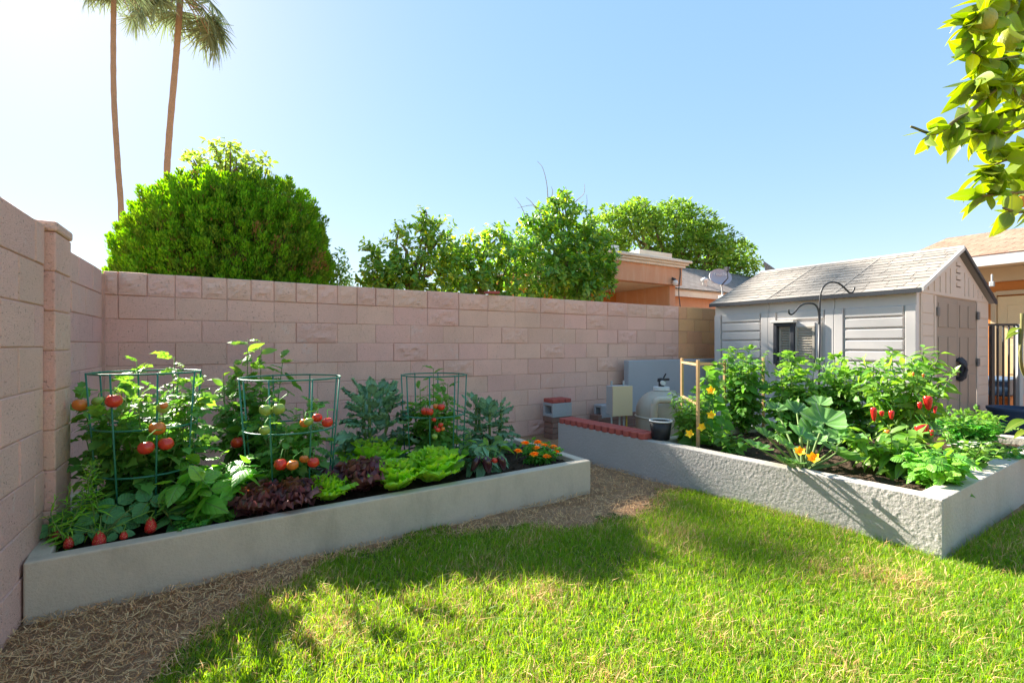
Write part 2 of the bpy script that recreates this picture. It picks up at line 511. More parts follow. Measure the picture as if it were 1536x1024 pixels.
# patio
g = MB(); g.prism([(6.42, -2), (14, -2), (14, 2.2), (6.42, 2.2)], -.1, .03)
g.prism([(9.7, 2.204), (14, 2.204), (14, 6), (9.7, 6)], -.1, .026)
tag(g.build('patio', [M_paver], bevel=.004), 'grey concrete patio beside the shed', kind='structure')

# ------------------------------------------------------------------ block walls
def block_run(mb, P0, d, nrm, length, z0, courses, bl=.4, ch=.2032, thick=.15, gap=.005, rough=None, jit=.002, off0=0.0, top_half=None, extra=0):
    """courses of real blocks along unit vector d, faces towards nrm; mortar core just behind the faces"""
    P0 = np.array([*P0, 0.0]); d3 = np.array([*d, 0.0]); n3 = np.array([*nrm, 0.0]); up = np.array([0, 0, 1.0])
    for c in range(courses):
        z = z0 + c * ch
        b = bl
        if top_half and c == courses - 1: b = bl
        x = -(off0 + (b / 2 if c % 2 else 0)) % b - b
        while x < length - .02:
            bb = b
            if top_half and c == courses - 1 and x < top_half: bb = b / 2
            x0, x1 = max(x, 0) + gap / 2, min(x + bb, length) - gap / 2
            x += bb
            if x1 - x0 < .03: continue
            zz0, zz1 = z + gap / 2, z + ch - gap / 2 + rng.normal(0, .001)
            j = rng.normal(0, jit); tw = rng.normal(0, .0015)
            is_r = rough is not None and rough(c, (x0 + x1) / 2)
            nx_, nz_ = (max(3, int((x1 - x0) / .022)), 9) if is_r else (2, 2)
            cm = .004
            us = np.linspace(x0 + cm, x1 - cm, nx_); zs = np.linspace(zz0 + cm, zz1 - cm, nz_)
            g = np.zeros((nx_, nz_, 3))
            sd = rng.uniform(0, 50)
            for i, u in enumerate(us):
                for k, w in enumerate(zs):
                    dn = j + tw * (1 if i else -1)
                    if is_r:
                        e = min(1, 4 * min(i, nx_ - 1 - i) / nx_, 4 * min(k, nz_ - 1 - k) / nz_)
                        dn += .004 + .014 * e * (mnoise.fractal(Vector((u * 9 + sd, w * 13, sd)), .7, 2, 4) + .5)
                    g[i, k] = P0 + d3 * u + up * w + n3 * dn
            # body ring behind the front face
            def ringpts(off, ins):
                a0, a1, b0, b1 = x0 + ins, x1 - ins, zz0 + ins, zz1 - ins
                pts = [(u, b0) for u in np.linspace(a0, a1, nx_)] + [(a1, w) for w in np.linspace(b0, b1, nz_)[1:]] + \
                      [(u, b1) for u in np.linspace(a1, a0, nx_)[1:]] + [(a0, w) for w in np.linspace(b1, b0, nz_)[1:-1]]
                return [P0 + d3 * u + up * w + n3 * off for u, w in pts]
            gi = lambda i, k: i * nz_ + k
            front = [gi(i, 0) for i in range(nx_)] + [gi(nx_ - 1, k) for k in range(1, nz_)] + \
                    [gi(i, nz_ - 1) for i in range(nx_ - 2, -1, -1)] + [gi(0, k) for k in range(nz_ - 2, 0, -1)]
            r1 = ringpts(-.0035, 0); r2 = ringpts(-thick, 0)
            nr = len(front); base = nx_ * nz_
            V = list(g.reshape(-1, 3)) + r1 + r2
            fc = [(gi(i, k), gi(i + 1, k), gi(i + 1, k + 1), gi(i, k + 1)) for i in range(nx_ - 1) for k in range(nz_ - 1)]
            for q in range(nr):
                q2 = (q + 1) % nr
                fc.append((front[q], base + q, base + q2, front[q2]))
                fc.append((base + q, base + nr + q, base + nr + q2, base + q2))
            mb.add(V, fc, 0)
    # mortar core
    a = P0 + n3 * -.0065; b = P0 + n3 * -(thick - .01)
    H = z0 + courses * ch - .012
    c = (a + b) / 2 + d3 * length / 2; c[2] = (H + z0 - .05) / 2
    mb.box(c, (length - .006, thick - .0165, H - (z0 - .05)), 1, B=np.array([d3, n3, up]))

split = lambda c, x: c == 8 or (c in (2, 3) and 2.75 < x < 3.3 and hash((c, round(x, 1))) % 2 == 0) or (x > 1.1 and c in (6, 7, 1, 0, 4, 5) and math.sin(x * 12.9 + c * 7.1) > .86)
g = MB()
block_run(g, (-.875, 5.23), (1, 0), (0, -1), 7.26, 0, 9, rough=split, top_half=2.4, off0=.1)
back_wall = g.build('block_wall', [M_block, M_mortar])
tag(back_wall, 'long pink concrete block wall behind the left vegetable bed', 'wall')
g = MB()
block_run(g, (6.392, 5.235), (1, 0), (0, -1), 2.2, 0, 9, rough=None, off0=.2)
tag(g.build('block_wall', [M_obl, M_mortar_l]), 'short orange block wall end beside the storage shed', 'wall')

lw = thing('block_wall', (-.8, 3.2, 0), 'tall pale pink block wall with a pilaster along the left edge', 'wall')
g = MB()
block_run(g, (-.745, 3.145), (0, -1), (1, 0), 4.2, 0, 9, ch=.198, off0=.27, thick=.2)
g.build('wall_section', [M_block_l, M_mortar_l], lw)
g = MB(); g.box((-.94, 5.29, .9), (.16, .16, 1.8)); g.build('corner_fill', [M_mortar], lw)
g = MB()
block_run(g, (-.878, 5.215), (0, -1), (1, 0), 1.80, 0, 9, off0=.05, thick=.2)
g.build('wall_section', [M_block_l, M_mortar_l], lw)
g = MB()
for c in range(9):
    z = c * .195
    g.box((-.83 + rng.normal(0, .002), 3.288 + rng.normal(0, .002), z + .0975), (.25, .27, .19))
g.box((-.83, 3.288, .87), (.236, .256, 1.75), 1)
p = g.build('pilaster', [M_block, M_mortar], lw, bevel=.006)
g = MB(); g.box((-.828, 3.285, 1.78), (.262, .29, .05)); g.build('cap', [M_block], p, bevel=.012)

# piece of red tile lying on the wall top
g = MB(); c = atY(738, 5.24, 1.845)
g.box(c + np.array([0, 0, .012]), (.19, .09, .035), 0, B=np.array([[.99, .1, .05], [-.1, .99, 0], [-.05, 0, .99]]))
tag(g.build('brick', [M_redbrick], bevel=.008), 'small red brick piece lying on top of pink wall', 'brick')

# ------------------------------------------------------------------ raised beds
def inset(poly, d):
    n = len(poly); out = []
    P = [np.array(p, float) for p in poly]
    for i in range(n):
        a, b, c = P[i - 1], P[i], P[(i + 1) % n]
        n1 = norm(np.array([-(b - a)[1], (b - a)[0]])); n2 = norm(np.array([-(c - b)[1], (c - b)[0]]))
        dd = d[i - 1], d[i]
        A = np.array([n1, n2]); rhs = np.array([n1 @ b + dd[0], n2 @ b + dd[1]])
        out.append(np.linalg.solve(A, rhs))
    return out

def soil_patch(name, poly, z, parent, amp=.018, res=.03):
    P = np.array(poly); x0, y0 = P.min(0); x1, y1 = P.max(0)
    nx_, ny_ = int((x1 - x0) / res) + 1, int((y1 - y0) / res) + 1
    g = np.zeros((nx_, ny_, 3))
    # bilinear over the quad corners keeps the sheet inside the walls
    for i in range(nx_):
        for j in range(ny_):
            u, v = i / (nx_ - 1), j / (ny_ - 1)
            q = P[0] * (1 - u) * (1 - v) + P[1] * u * (1 - v) + P[2] * u * v + P[3] * (1 - u) * v
            g[i, j] = (q[0], q[1], z + amp * fbm(q[0], q[1], 5, 2.2) + amp * .7 * fbm(q[0], q[1], 21, 5.5))
    mb = MB(); mb.grid(g)
    # crumbs and mulch chips
    N = 900
    u = rng.random((N, 2)); u3 = u[:, :1]; v3 = u[:, 1:]
    q = P[0] * (1 - u3) * (1 - v3) + P[1] * u3 * (1 - v3) + P[2] * u3 * v3 + P[3] * (1 - u3) * v3
    locs = np.concatenate([q, np.array([[z + .004 + amp * fbm(a[0], a[1], 5, 2.2)] for a in q])], 1)
    tet = (np.array([[-.5, -.4, -.3], [.5, -.3, -.2], [.1, .5, -.3], [0, 0, .5]]), [(0, 1, 3), (1, 2, 3), (2, 0, 3), (0, 2, 1)], np.zeros((4, 2)))
    mb.inst(tet, locs, frames(rdir(N), rdir(N)), rng.gamma(3, .004, N), 0)
    return mb.build(name, [M_soil], parent, smooth=False)

def ring_bed(mb, outer, inner, z0, z1, mat=0):
    n = len(outer)
    v = [(*p, z0) for p in outer] + [(*p, z1) for p in outer] + [(*p, z1) for p in inner] + [(*p, z0) for p in inner]
    f = []
    for i in range(n):
        k = (i + 1) % n
        f += [(i, k, n + k, n + i), (n + i, n + k, 2 * n + k, 2 * n + i), (2 * n + i, 2 * n + k, 3 * n + k, 3 * n + i)]
    mb.add(v, f, mat)

bedL = thing('raised_bed', (.9, 3.4, 0), 'low smooth grey concrete raised bed along pink wall holding tomatoes and lettuces', 'planter')
oL = [(-.735, 2.82), (2.54, 2.95), (2.54, 4.08), (-.86, 4.04)]
iL = inset(oL, [.08, .085, .08, .08])
g = MB(); ring_bed(g, oL, iL, -.05, .265); g.build('planter_wall', [M_conc], bedL, bevel=.008)
soil_patch('soil', iL, .215, bedL)

bedR = thing('raised_bed', (4.7, 2.0, 0), 'rough stucco raised bed beside the shed holding peppers and squash', 'planter')
A = np.array([3.38, 1.0]); B_ = np.array([6.4, 1.09]); C_ = np.array([6.16, 3.08]); E = np.array([3.14, 4.18])
dAE = norm(E - A); nAE = np.array([-dAE[1], dAE[0]])             # towards the lawn
D_ = A + dAE * (2.02)
oR = [tuple(A), tuple(B_), tuple(C_), tuple(D_)]
iR = inset(oR, [.125, .12, .1, .12])
RH = .345
g = MB(); ring_bed(g, oR, iR, -.05, RH, 0)
# front wall runs on past the bed, to the equipment corner
q0 = D_ + dAE * .003
g.prism([tuple(q0), tuple(q0 - nAE * .2), tuple(E - nAE * .2), tuple(E)], -.05, RH - .002, 0)
wall = g.build('planter_wall', [M_stucco_s], bedR, bevel=.006)
# rough knockdown stucco coat on the lawn face
L = float(np.linalg.norm(E - A)); nu_, nv_ = 760, 84
Gs = np.zeros((nu_, nv_ + 1, 3))
for i in range(nu_):
    u = L * i / (nu_ - 1)
    for k in range(nv_):
        z = -.02 + (RH + .02) * k / (nv_ - 1)
        p1 = mnoise.fractal(Vector((u * 48, z * 48, 1.7)), .8, 2.1, 4)
        p2 = mnoise.fractal(Vector((u * 60, z * 45, 7.7)), .9, 2.1, 3)
        p3 = abs(mnoise.noise(Vector((u * 34 + 3 * p1, z * 34, 4.2))))
        rough_k = float(np.clip((2.25 - u) / .3, .28, 1))
        h = (.0012 * max(0, min(1, p1 * 1.6 + .5)) + .0004 * p2 + .0008 * (p3 < .1) + .0005 * mnoise.noise(Vector((u * 4, z * 4, 9)))) * rough_k
        e = min(1, k / 2, (nv_ - 1 - k) / 1.5, i / 2, (nu_ - 1 - i) / 2)
        q = A + dAE * u + nAE * (.004 + h * e)
        Gs[i, k] = (q[0], q[1], z)
    q = A + dAE * u - nAE * .012
    Gs[i, nv_] = (q[0], q[1], RH + .0025)
    Gs[i, nv_ - 1, 2] = RH + .0025
g = MB(); g.grid(Gs)
endcol = [tuple(Gs[0, k]) for k in range(nv_)]
v = endcol + [(p[0] - nAE[0] * .02, p[1] - nAE[1] * .02 - .003, p[2]) for p in endcol]
g.add(v, [(k, k + 1, nv_ + k + 1, nv_ + k) for k in range(nv_ - 1)])
g.build('stucco_coat', [M_stucco], bedR, smooth=True)
soil_patch('soil', iR, .285, bedR)

# red scalloped edging bricks on the low wall
def edging_mesh():
    mb = MB(); w, Lb, h = .083, .2, .055
    pts = [(-w / 2, Lb / 2), (-w / 2, -Lb / 2 + .03)]
    for a in np.linspace(PI, 2 * PI, 9)[1:-1]: pts.append((math.cos(a) * w / 2, -Lb / 2 + .03 + math.sin(a) * .03))
    pts += [(w / 2, -Lb / 2 + .03), (w / 2, Lb / 2)]
    mb.prism(pts, 0, h); return mb
pos_n = ['end brick against the brown brick pier'] + [None] * 11 + ['last brick next to the black pot']
e0 = None
rot = math.atan2(dAE[1], dAE[0]) - PI / 2
for k in range(13):
    u = L - .05 - k * .0895
    q = A + dAE * u - nAE * .085
    if e0 is None:
        e0 = edging_mesh().build('edging_brick', [M_redbrick], bevel=.007); o = e0
    else:
        o = e0.copy(); COL.objects.link(o)
    o.location = (q[0], q[1], RH + rng.normal(0, .001)); o.rotation_euler = (0, 0, rot + PI / 2 + PI + rng.normal(0, .02))
    o.location.z = RH
    lab = 'red round-nosed edging brick laid in the middle of the row on the low grey wall'
    if k == 0: lab = 'red edging brick at the far end of the row, touching the cinder block pier'
    if k == 12: lab = 'red edging brick at the near end of the row, touching the black pot'
    tag(o, lab, 'brick', 'red edging bricks on the low wall')
    
# ------------------------------------------------------------------ equipment corner
pier = thing('brick_pier', atY(836, 4.95), 'brown brick pier carrying a grey cinder block at the end of the low wall', 'pier')
c = atY(836, 4.95)
g = MB()
for k in range(4):
    g.box((c[0] + rng.normal(0, .005), c[1], .035 + k * .07), (.3, .2, .066))
g.build('brick_stack', [M_brown], pier, bevel=.006)
def cmu(c, L=.3, w=.2, h=.19):
    mb = MB(); t = .032
    mb.box((c[0], c[1], c[2] + t / 2), (L, w, t)); mb.box((c[0], c[1], c[2] + h - t / 2), (L, w, t))
    for dx in (-L / 2 + t / 2, L / 2 - t / 2): mb.box((c[0] + dx, c[1], c[2] + h / 2), (t, w, h - 2 * t))
    mb.box((c[0], c[1] + w / 2 - t / 2, c[2] + h / 2), (L - 2 * t, t, h - 2 * t))
    return mb
# cinder blocks lie with the hollow towards the left
def cmu_side(c, L=.2, w=.28, h=.17):
    mb = MB(); t = .035
    mb.box((c[0], c[1], c[2] + t / 2), (L, w, t)); mb.box((c[0], c[1], c[2] + h - t / 2), (L, w, t))
    for dy in (-w / 2 + t / 2, w / 2 - t / 2): mb.box((c[0], c[1] + dy, c[2] + h / 2), (L, t, h - 2 * t))
    mb.box((c[0] + L / 2 - t / 2, c[1], c[2] + h / 2), (t, w - 2 * t, h - 2 * t))
    return mb
o = cmu_side((c[0] + .0, c[1], .281), .3, .22, .175).build('cinder_block', [M_cmu], bevel=.004)
tag(o, 'grey cinder block on the brown brick pier under the red pavers', 'cinder block')
for k in range(3):
    g = MB(); g.box((c[0] - .1 + k * .1, c[1], .483), (.092, .21, .05))
    tag(g.build('edging_brick', [M_redbrick], bevel=.007), 'red paver brick lying on the cinder block of the pier', 'brick', 'red pavers on the cinder block')
c2 = atY(905, 5.08)
g = MB()
for k in range(2): g.box((c2[0] + .25, c2[1], .09 + k * .09), (.85, .18, .085))
g.box((c2[0] + .25, c2[1], .022), (.85, .18, .04))
tag(g.build('brick_stack', [M_brown], bevel=.006), 'low brown brick ledge at the foot of pink wall behind the meter box', 'brick ledge')
o = cmu_side((c2[0] + .02, c2[1] - .01, .179), .26, .17, .175).build('cinder_block', [M_cmu], bevel=.004)
tag(o, 'grey cinder block against pink wall beside the cream electrical box', 'cinder block')

# grey stucco screen wall, the blue of its shade put into the colour
p0 = atY(943, 5.0); 
g = MB(); g.box((p0[0] + 1.0, 5.05, .485), (2.0, .1, .97))
tag(g.build('screen_wall', [M_grey_shade], bevel=.01), 'low grey stucco wall with blue shade in its colour behind the pool filter', 'wall')

# electrical box on thin legs
M_cream = plain('cream_metal', (.66, .53, .33), .5, .4, .06, 5)
M_greymetal = plain('grey_metal', (.42, .43, .42), .45, .5, .08, 6)
M_white = plain('white_plastic', (.75, .74, .7), .4, .4, .06, 8)
M_blackpl = plain('black_plastic', (.025, .025, .028), .45, .4, .2, 10)
M_pvc = plain('cream_pipe', (.62, .54, .42), .45, .4, .1, 6)
M_yellow = plain('yellow_conduit', (.55, .38, .07), .5, .4, .1, 8)
s_ = 5.9
eb = thing('electrical_box', W(928, s_), 'cream and grey electrical control box standing on thin legs before pink wall', 'electrical box')
c = W(928, s_)
zt, zb = P3(0, 578, s_)[2], P3(0, 621, s_)[2]
fd = norm(-F2 + .32 * R2); sd = np.array([-fd[1], fd[0]])     # front face heading
Bx = np.array([[sd[0], sd[1], 0], [-fd[0], -fd[1], 0], [0, 0, 1.0]])
g = MB(); g.box((c[0], c[1], (zt + zb) / 2), (.26, .16, zt - zb), 0, B=Bx); g.build('cabinet', [M_greymetal], eb, bevel=.006)
g = MB(); q = c[:2] + fd * .09; g.box((q[0], q[1], (zt + zb) / 2 - .004), (.275, .018, zt - zb + .01), 0, B=Bx); g.build('door', [M_cream], eb, bevel=.004)
g = MB()
for dx in (-.1, .07): 
    g = MB(); q = c[:2] + sd * dx; g.tube([(q[0], q[1], zt - .02), (q[0], q[1], zt + .06)], .012, 8)
    g.build('conduit', [M_greymetal], eb)
for dx, m in ((-.11, M_greymetal), (.0, M_greymetal), (.06, M_greymetal), (.1, M_yellow)):
    q = c[:2] + sd * dx + fd * .02
    g = MB(); g.tube([(q[0], q[1], zb + .01), (q[0], q[1], .0)], .011, 8, 0); g.build('leg' if m is M_greymetal else 'conduit', [m], eb)

# pool filter tank
s_ = 6.0
c = W(992, s_)
tk = thing('pool_filter', c, 'beige domed pool filter tank with black valve behind the low wall', 'pool filter')
M_tank = plain('tank_beige', (.50, .43, .33), .5, .35, .12, 3, fine=.04, dirt=((.36, .30, .24), 4, .4))
ztop = P3(0, 584, s_)[2]; rt = .315
prof = [(rt * .94, 0), (rt, .02), (rt, ztop - .3)]
for a in np.linspace(0, PI / 2, 9)[1:]: prof.append((max(.002, rt * math.cos(a)), ztop - .3 + .3 * math.sin(a) ** .9))
g = MB(); g.lathe(prof, c, 32); g.build('tank', [M_tank], tk, smooth=True)
g = MB(); g.lathe([(.001, ztop - .01), (.1, ztop - .01), (.1, ztop + .035), (.06, ztop + .04), (.001, ztop + .04)], c, 20); g.build('collar', [M_white], tk, bevel=.004)
g = MB(); g.lathe([(.001, ztop + .04), (.035, ztop + .04), (.035, ztop + .1), (.05, ztop + .1), (.045, ztop + .14), (.001, ztop + .15)], c, 16)
g.box((c[0] + .05, c[1] - .02, ztop + .125), (.12, .03, .03)); g.tube([(c[0] + .03, c[1], ztop + .13), (c[0] + .06, c[1] - .02, ztop + .2)], .01, 6)
g.build('valve', [M_blackpl], tk)
g = MB(); q = c[:2] - F2 * (rt + .05) - R2 * .2
z_ = P3(0, 600, 5.6)[2]
g.tube([(q[0], q[1], 0), (q[0], q[1], z_ - .06), (q[0] + R2[0] * .02, q[1] + R2[1] * .02, z_ - .015), (q[0] + R2[0] * .06, q[1] + R2[1] * .06, z_), (q[0] + R2[0] * .5, q[1] + R2[1] * .5, z_)], .042, 12)
g.build('pipe', [M_pvc], tk, smooth=True)
g = MB(); g.ring((c[0], c[1], .30), rt + .004, .012, 40); g.build('band', [M_pvc], tk, smooth=True)
g = MB(); gq = c + np.array([-.03, -.04, ztop + .09]); g.tube([gq, gq - np.array([F2[0], F2[1], 0]) * .05], .028, 14); g.build('gauge', [M_white], tk)

# black pot on the wall
q = W(991, 4.3)
pp = thing('plant_pot', (q[0], q[1], RH), 'black nursery pot with white rim on the grey wall next to red bricks', 'pot')
g = MB(); g.lathe([(.001, RH + .003), (.078, RH + .003), (.098, RH + .165), (.093, RH + .165), (.075, RH + .02), (.001, RH + .02)], (q[0], q[1], 0), 28); g.build('body', [M_blackpl], pp, smooth=True)
g = MB(); g.ring((q[0], q[1], RH + .168), .098, .008, 36); g.build('rim', [M_white], pp, smooth=True)
# ------------------------------------------------------------------ storage shed
M_shed = plain('shed_vinyl', (.63, .585, .55), .6, .3, .05, 4, fine=.03, dirt=((.50, .46, .42), 3, .3))
M_shedg = plain('shed_gable', (.60, .50, .415), .6, .3, .05, 4, fine=.03)
M_door = plain('shed_door', (.33, .265, .21), .6, .3, .06, 5, fine=.04)
M_roofs = plain('shed_shingle', (.31, .275, .235), .8, .2, .1, 5, isl=.13, fine=.1, bump=(60, .003))
M_roofd = plain('shingle_underlay', (.20, .165, .13), .9, .1)  # dark underlay seen in the joints between shingles
M_trim = plain('pale_trim', (.62, .59, .54), .6, .3, .06)
M_dark = plain('dark_plastic', (.05, .052, .06), .5, .35, .15)
M_shut = plain('shutter_tan', (.42, .37, .30), .6, .3, .06)
M_hinge = plain('hinge_grey', (.16, .155, .15), .5, .4, .1)
SN = np.array([6.79, 2.24, 0]); SU = np.array([-.06, .9982, 0]); SV = np.array([.9997, .025, 0]); SZ = np.array([0, 0, 1.0])
SL, SW, EZ, RZ = 2.52, 2.79, 1.84, 2.445
SB = np.array([SU, SV, SZ])
def S(u, v, z): return SN + SU * u + SV * v + SZ * z
def sbox(mb, u0, u1, v0, v1, z0, z1, mat=0): mb.box(S((u0 + u1) / 2, (v0 + v1) / 2, (z0 + z1) / 2), (u1 - u0, v1 - v0, z1 - z0), mat, SB)
shed = thing('storage_shed', S(1.1, 1.4, 0), 'grey beige plastic storage shed with gable roof and double doors behind the right bed', 'shed')
# long side wall: three moulded panels
for k in range(3):
    g = MB(); a, b = k * .84 + .002, (k + 1) * .84 - .002
    sbox(g, a, b, .04, .1, 0, EZ)
    sbox(g, a, a + .1, .006, .04, 0, 1.66); sbox(g, b - .1, b, .006, .04, 0, 1.66)
    sbox(g, a, b, .03, .04, 1.66, EZ)
    z = 1.655; n = 0
    while z > .15:
        if not (k == 1 and .92 < z - .06 < 1.56):
            # board with a sloped face
            u0, u1 = a + .125, b - .125
            v = [S(u0, .012, z), S(u1, .012, z), S(u1, .012, z - .105), S(u0, .012, z - .105),
                 S(u0 - .008, .04, z + .012), S(u1 + .008, .04, z + .012), S(u1 + .008, .04, z - .115), S(u0 - .008, .04, z - .115)]
            g.add(v, [(3, 2, 1, 0), (0, 1, 5, 4), (2, 3, 7, 6), (1, 2, 6, 5), (3, 0, 4, 7)])
        z -= .135
    g.build('wall_panel', [M_shed], shed, bevel=.005)
# far, hidden and gable walls
g = MB(); sbox(g, SL - .05, SL, .1, SW, 0, EZ); sbox(g, .05, SL - .05, SW - .05, SW, 0, EZ); g.build('wall_panel', [M_shed], shed)
g = MB()
sbox(g, .0, .05, .1, .62, 0, EZ - .02); sbox(g, 0, .05, 2.22, SW, 0, EZ - .02); sbox(g, -.012, .0, .12, .16, 0, 1.8); sbox(g, -.012, 0, .56, .62, 0, 1.8); sbox(g, -.012, 0, 2.22, 2.28, 0, 1.8)
z = 1.7
while z > .1:
    sbox(g, -.008, .0, .18, .54, z - .12, z); sbox(g, -.008, 0, 2.3, SW - .04, z - .12, z); z -= .135
sbox(g, .01, .05, .62, 2.22, 1.8, EZ - .02)
g.build('wall_panel', [M_shedg], shed, bevel=.004)
# gable triangle
g = MB()
def tri(u, v0, v1, z0, z1):
    return [S(u, v0, z0), S(u, v1, z0), S(u, (v0 + v1) / 2, z1)]
v = tri(-.01, .03, SW - .03, EZ - .03, RZ - .05) + tri(.05, .03, SW - .03, EZ - .03, RZ - .05)
g.add(v, [(0, 2, 1), (3, 4, 5), (0, 1, 4, 3), (1, 2, 5, 4), (2, 0, 3, 5)])
for vv in (.35, .55, .75, .95, 1.12, 1.68, 1.85, 2.05, 2.25, 2.45):
    hz = (RZ - .12 - EZ) * (1 - abs(vv - SW / 2) / (SW / 2)) + EZ - .06
    if hz - EZ > .05: sbox(g, -.02, -.008, vv - .015, vv + .015, EZ + .01, hz)
for zz in (1.96, 2.05, 2.14, 2.23): sbox(g, -.024, -.008, 1.33, 1.5, zz, zz + .045)
g.build('gable_panel', [M_shedg], shed, bevel=.003)
# dark strips standing in for the shade in the vent slots
for zz in (1.95, 2.04, 2.13, 2.22):
    g = MB(); sbox(g, -.0135, -.0095, 1.34, 1.49, zz, zz + .012); g.build('vent_slot_shade', [M_dark], shed)
# doors
for v0, v1 in ((.63, 1.418), (1.424, 2.21)):
    g = MB(); sbox(g, .0, .04, v0, v1, .06, 1.795)
    w = v1 - v0
    for (b0, b1) in ((.1, .8), (.92, 1.3), (1.42, 1.72)):
        for (a0, a1) in ((.1, .46), (.54, .9)):
            sbox(g, -.009, .0, v0 + w * a0, v0 + w * a1, b0, b1)
    d = g.build('door', [M_door], shed, bevel=.006)
    side = v0 - .03 if v0 < 1 else v1 - .03
    for zz in (1.6, .95, .3):
        g = MB(); sbox(g, -.035, -.012 if v0 > 1 else -.0125, side, side + .07, zz - .05, zz + .06); g.build('hinge', [M_hinge], d, bevel=.008)
    if v0 > 1:
        g = MB()
        hv = 1.40
        g.tube([S(-.01, hv - .03, .76), S(-.08, hv - .03, .8), S(-.1, hv - .03, .88), S(-.08, hv - .03, .96), S(-.01, hv - .03, 1.0)], .02, 8)
        for hv2 in (1.40, 1.48):
            g.tube([S(-.01, hv2, .74), S(-.05, hv2, .78), S(-.06, hv2, .88), S(-.05, hv2, .98), S(-.01, hv2, 1.02)], .03, 8)
        g.build('handle', [M_dark], d, smooth=True)
# window with shutters
win = MB(); u0, u1, z0, z1 = .99, 1.58, .93, 1.50
sbox(win, 1.305, 1.355, -.04, .03, z0, z1); sbox(win, u1 - .05, u1, -.05, .03, z0, z1)
sbox(win, 1.355, u1 - .05, -.05, .03, z1 - .045, z1); sbox(win, 1.355, u1 - .05, -.05, .03, z0, z0 + .045)
wf = win.build('window', [M_dark], shed, bevel=.006)
g = MB(); sbox(g, 1.29, u1 + .02, -.085, .03, z1 + .003, z1 + .035); g.build('lintel', [M_trim], wf, bevel=.006)
def shutter(a, b, vv):
    g = MB(); za, zb = z0 + .05, z1 - .05
    sbox(g, a, a + .03, vv, vv + .03, za, zb); sbox(g, b - .03, b, vv, vv + .03, za, zb)
    sbox(g, a + .03, b - .03, vv, vv + .03, zb - .025, zb); sbox(g, a + .03, b - .03, vv, vv + .03, za, za + .025)
    sbox(g, a + .03, b - .03, vv + .024, vv + .029, za + .025, zb - .025)
    z = za + .03
    while z < zb - .05:
        v = [S(a + .03, vv + .024, z), S(b - .03, vv + .024, z), S(b - .03, vv + .003, z + .012), S(a + .03, vv + .003, z + .012),
             S(a + .03, vv + .024, z + .032), S(b - .03, vv + .024, z + .032)]
        g.add(v, [(0, 1, 2, 3), (3, 2, 5, 4), (0, 3, 4), (1, 5, 2)])
        z += .034
    g.build('shutter', [M_shut], wf)
shutter(1.362, u1 - .057, .0); shutter(1.055, 1.298, -.022)
g = MB(); sbox(g, .99, 1.045, -.02, .035, z0, z1); sbox(g, 1.045, 1.302, .0, .03, z0 - .01, z1 + .005); g.build('frame', [M_shed], wf, bevel=.004)
g = MB(); sbox(g, 1.004, 1.014, -.026, -.018, z0 + .03, z1); sbox(g, 1.046, 1.052, -.026, -.016, z0, z1); g.build('seal', [M_dark], wf)
# roof
def roof_pt(u, t, up=0.0):
    """t: 0 at the eave, 1 at the ridge (long side slope)"""
    ov = .05
    v = -ov + (SW / 2 + ov) * t; z = EZ - .01 + (RZ - EZ + .01) * t
    nrm = norm(np.array([-(RZ - EZ), SW / 2]))            # (v, z)
    return S(u, v + nrm[0] * up, z + nrm[1] * up)
g = MB()
def slab(mb, u0, u1, t0, t1, h0, h1, mat=0, tilt=0.0):
    v = [roof_pt(u0, t0, h0), roof_pt(u1, t0, h0), roof_pt(u1, t1, h0), roof_pt(u0, t1, h0),
         roof_pt(u0, t0, h1 + tilt), roof_pt(u1, t0, h1 + tilt), roof_pt(u1, t1, h1), roof_pt(u0, t1, h1)]
    mb.add(v, [(0, 1, 2, 3), (7, 6, 5, 4), (0, 4, 5, 1), (1, 5, 6, 2), (2, 6, 7, 3), (3, 7, 4, 0)], mat)
def slab2(mb):
    v = [S(-.06, SW + .05, EZ - .04), S(SL + .04, SW + .05, EZ - .04), S(SL + .04, SW / 2 + .01, RZ), S(-.06, SW / 2 + .01, RZ)]
    v += [p + np.array([0, 0, .03]) for p in v]
    mb.add(v, [(0, 1, 2, 3), (7, 6, 5, 4), (0, 4, 5, 1), (1, 5, 6, 2), (2, 6, 7, 3), (3, 7, 4, 0)], 0)
for k in range(3):
    a, b = k * .84 - (.06 if k == 0 else 0), (k + 1) * .84 + (.04 if k == 2 else 0)
    g = MB(); slab(g, a + .001, b - .001, 0, 1, -.02, .006, 1)
    rows = 12
    for r in range(rows):
        u = a + .022 - rng.uniform(0, .2)
        t0, t1 = r / rows + .002, (r + 1) / rows + .004
        while u < b - .022:
            w = rng.uniform(.16, .34)
            x0, x1 = max(u, a + .02), min(u + w - .007, b - .02)
            if x1 - x0 > .02: slab(g, x0, x1, t0 + rng.uniform(0, .004), min(1, t1), .0065, .011, 0, rng.uniform(.004, .009))
            u += w
    slab(g, a + .001, a + .019, 0, 1, .0062, .02, 2); slab(g, b - .019, b - .001, 0, 1, .0062, .02, 2)
    g.build('roof_panel', [M_roofs, M_roofd, M_roofs], shed)
g = MB(); slab2(g); g.build('roof_panel', [M_roofs], shed)
g = MB(); g.tube([S(-.075, SW / 2, RZ + .012), S(SL + .05, SW / 2, RZ + .012)], .03, 8); g.build('ridge_cap', [M_trim], shed)
g = MB(); sbox(g, -.065, SL + .045, -.062, -.048, EZ - .045, EZ + .006); g.build('eave_trim', [M_dark], shed)
g = MB()
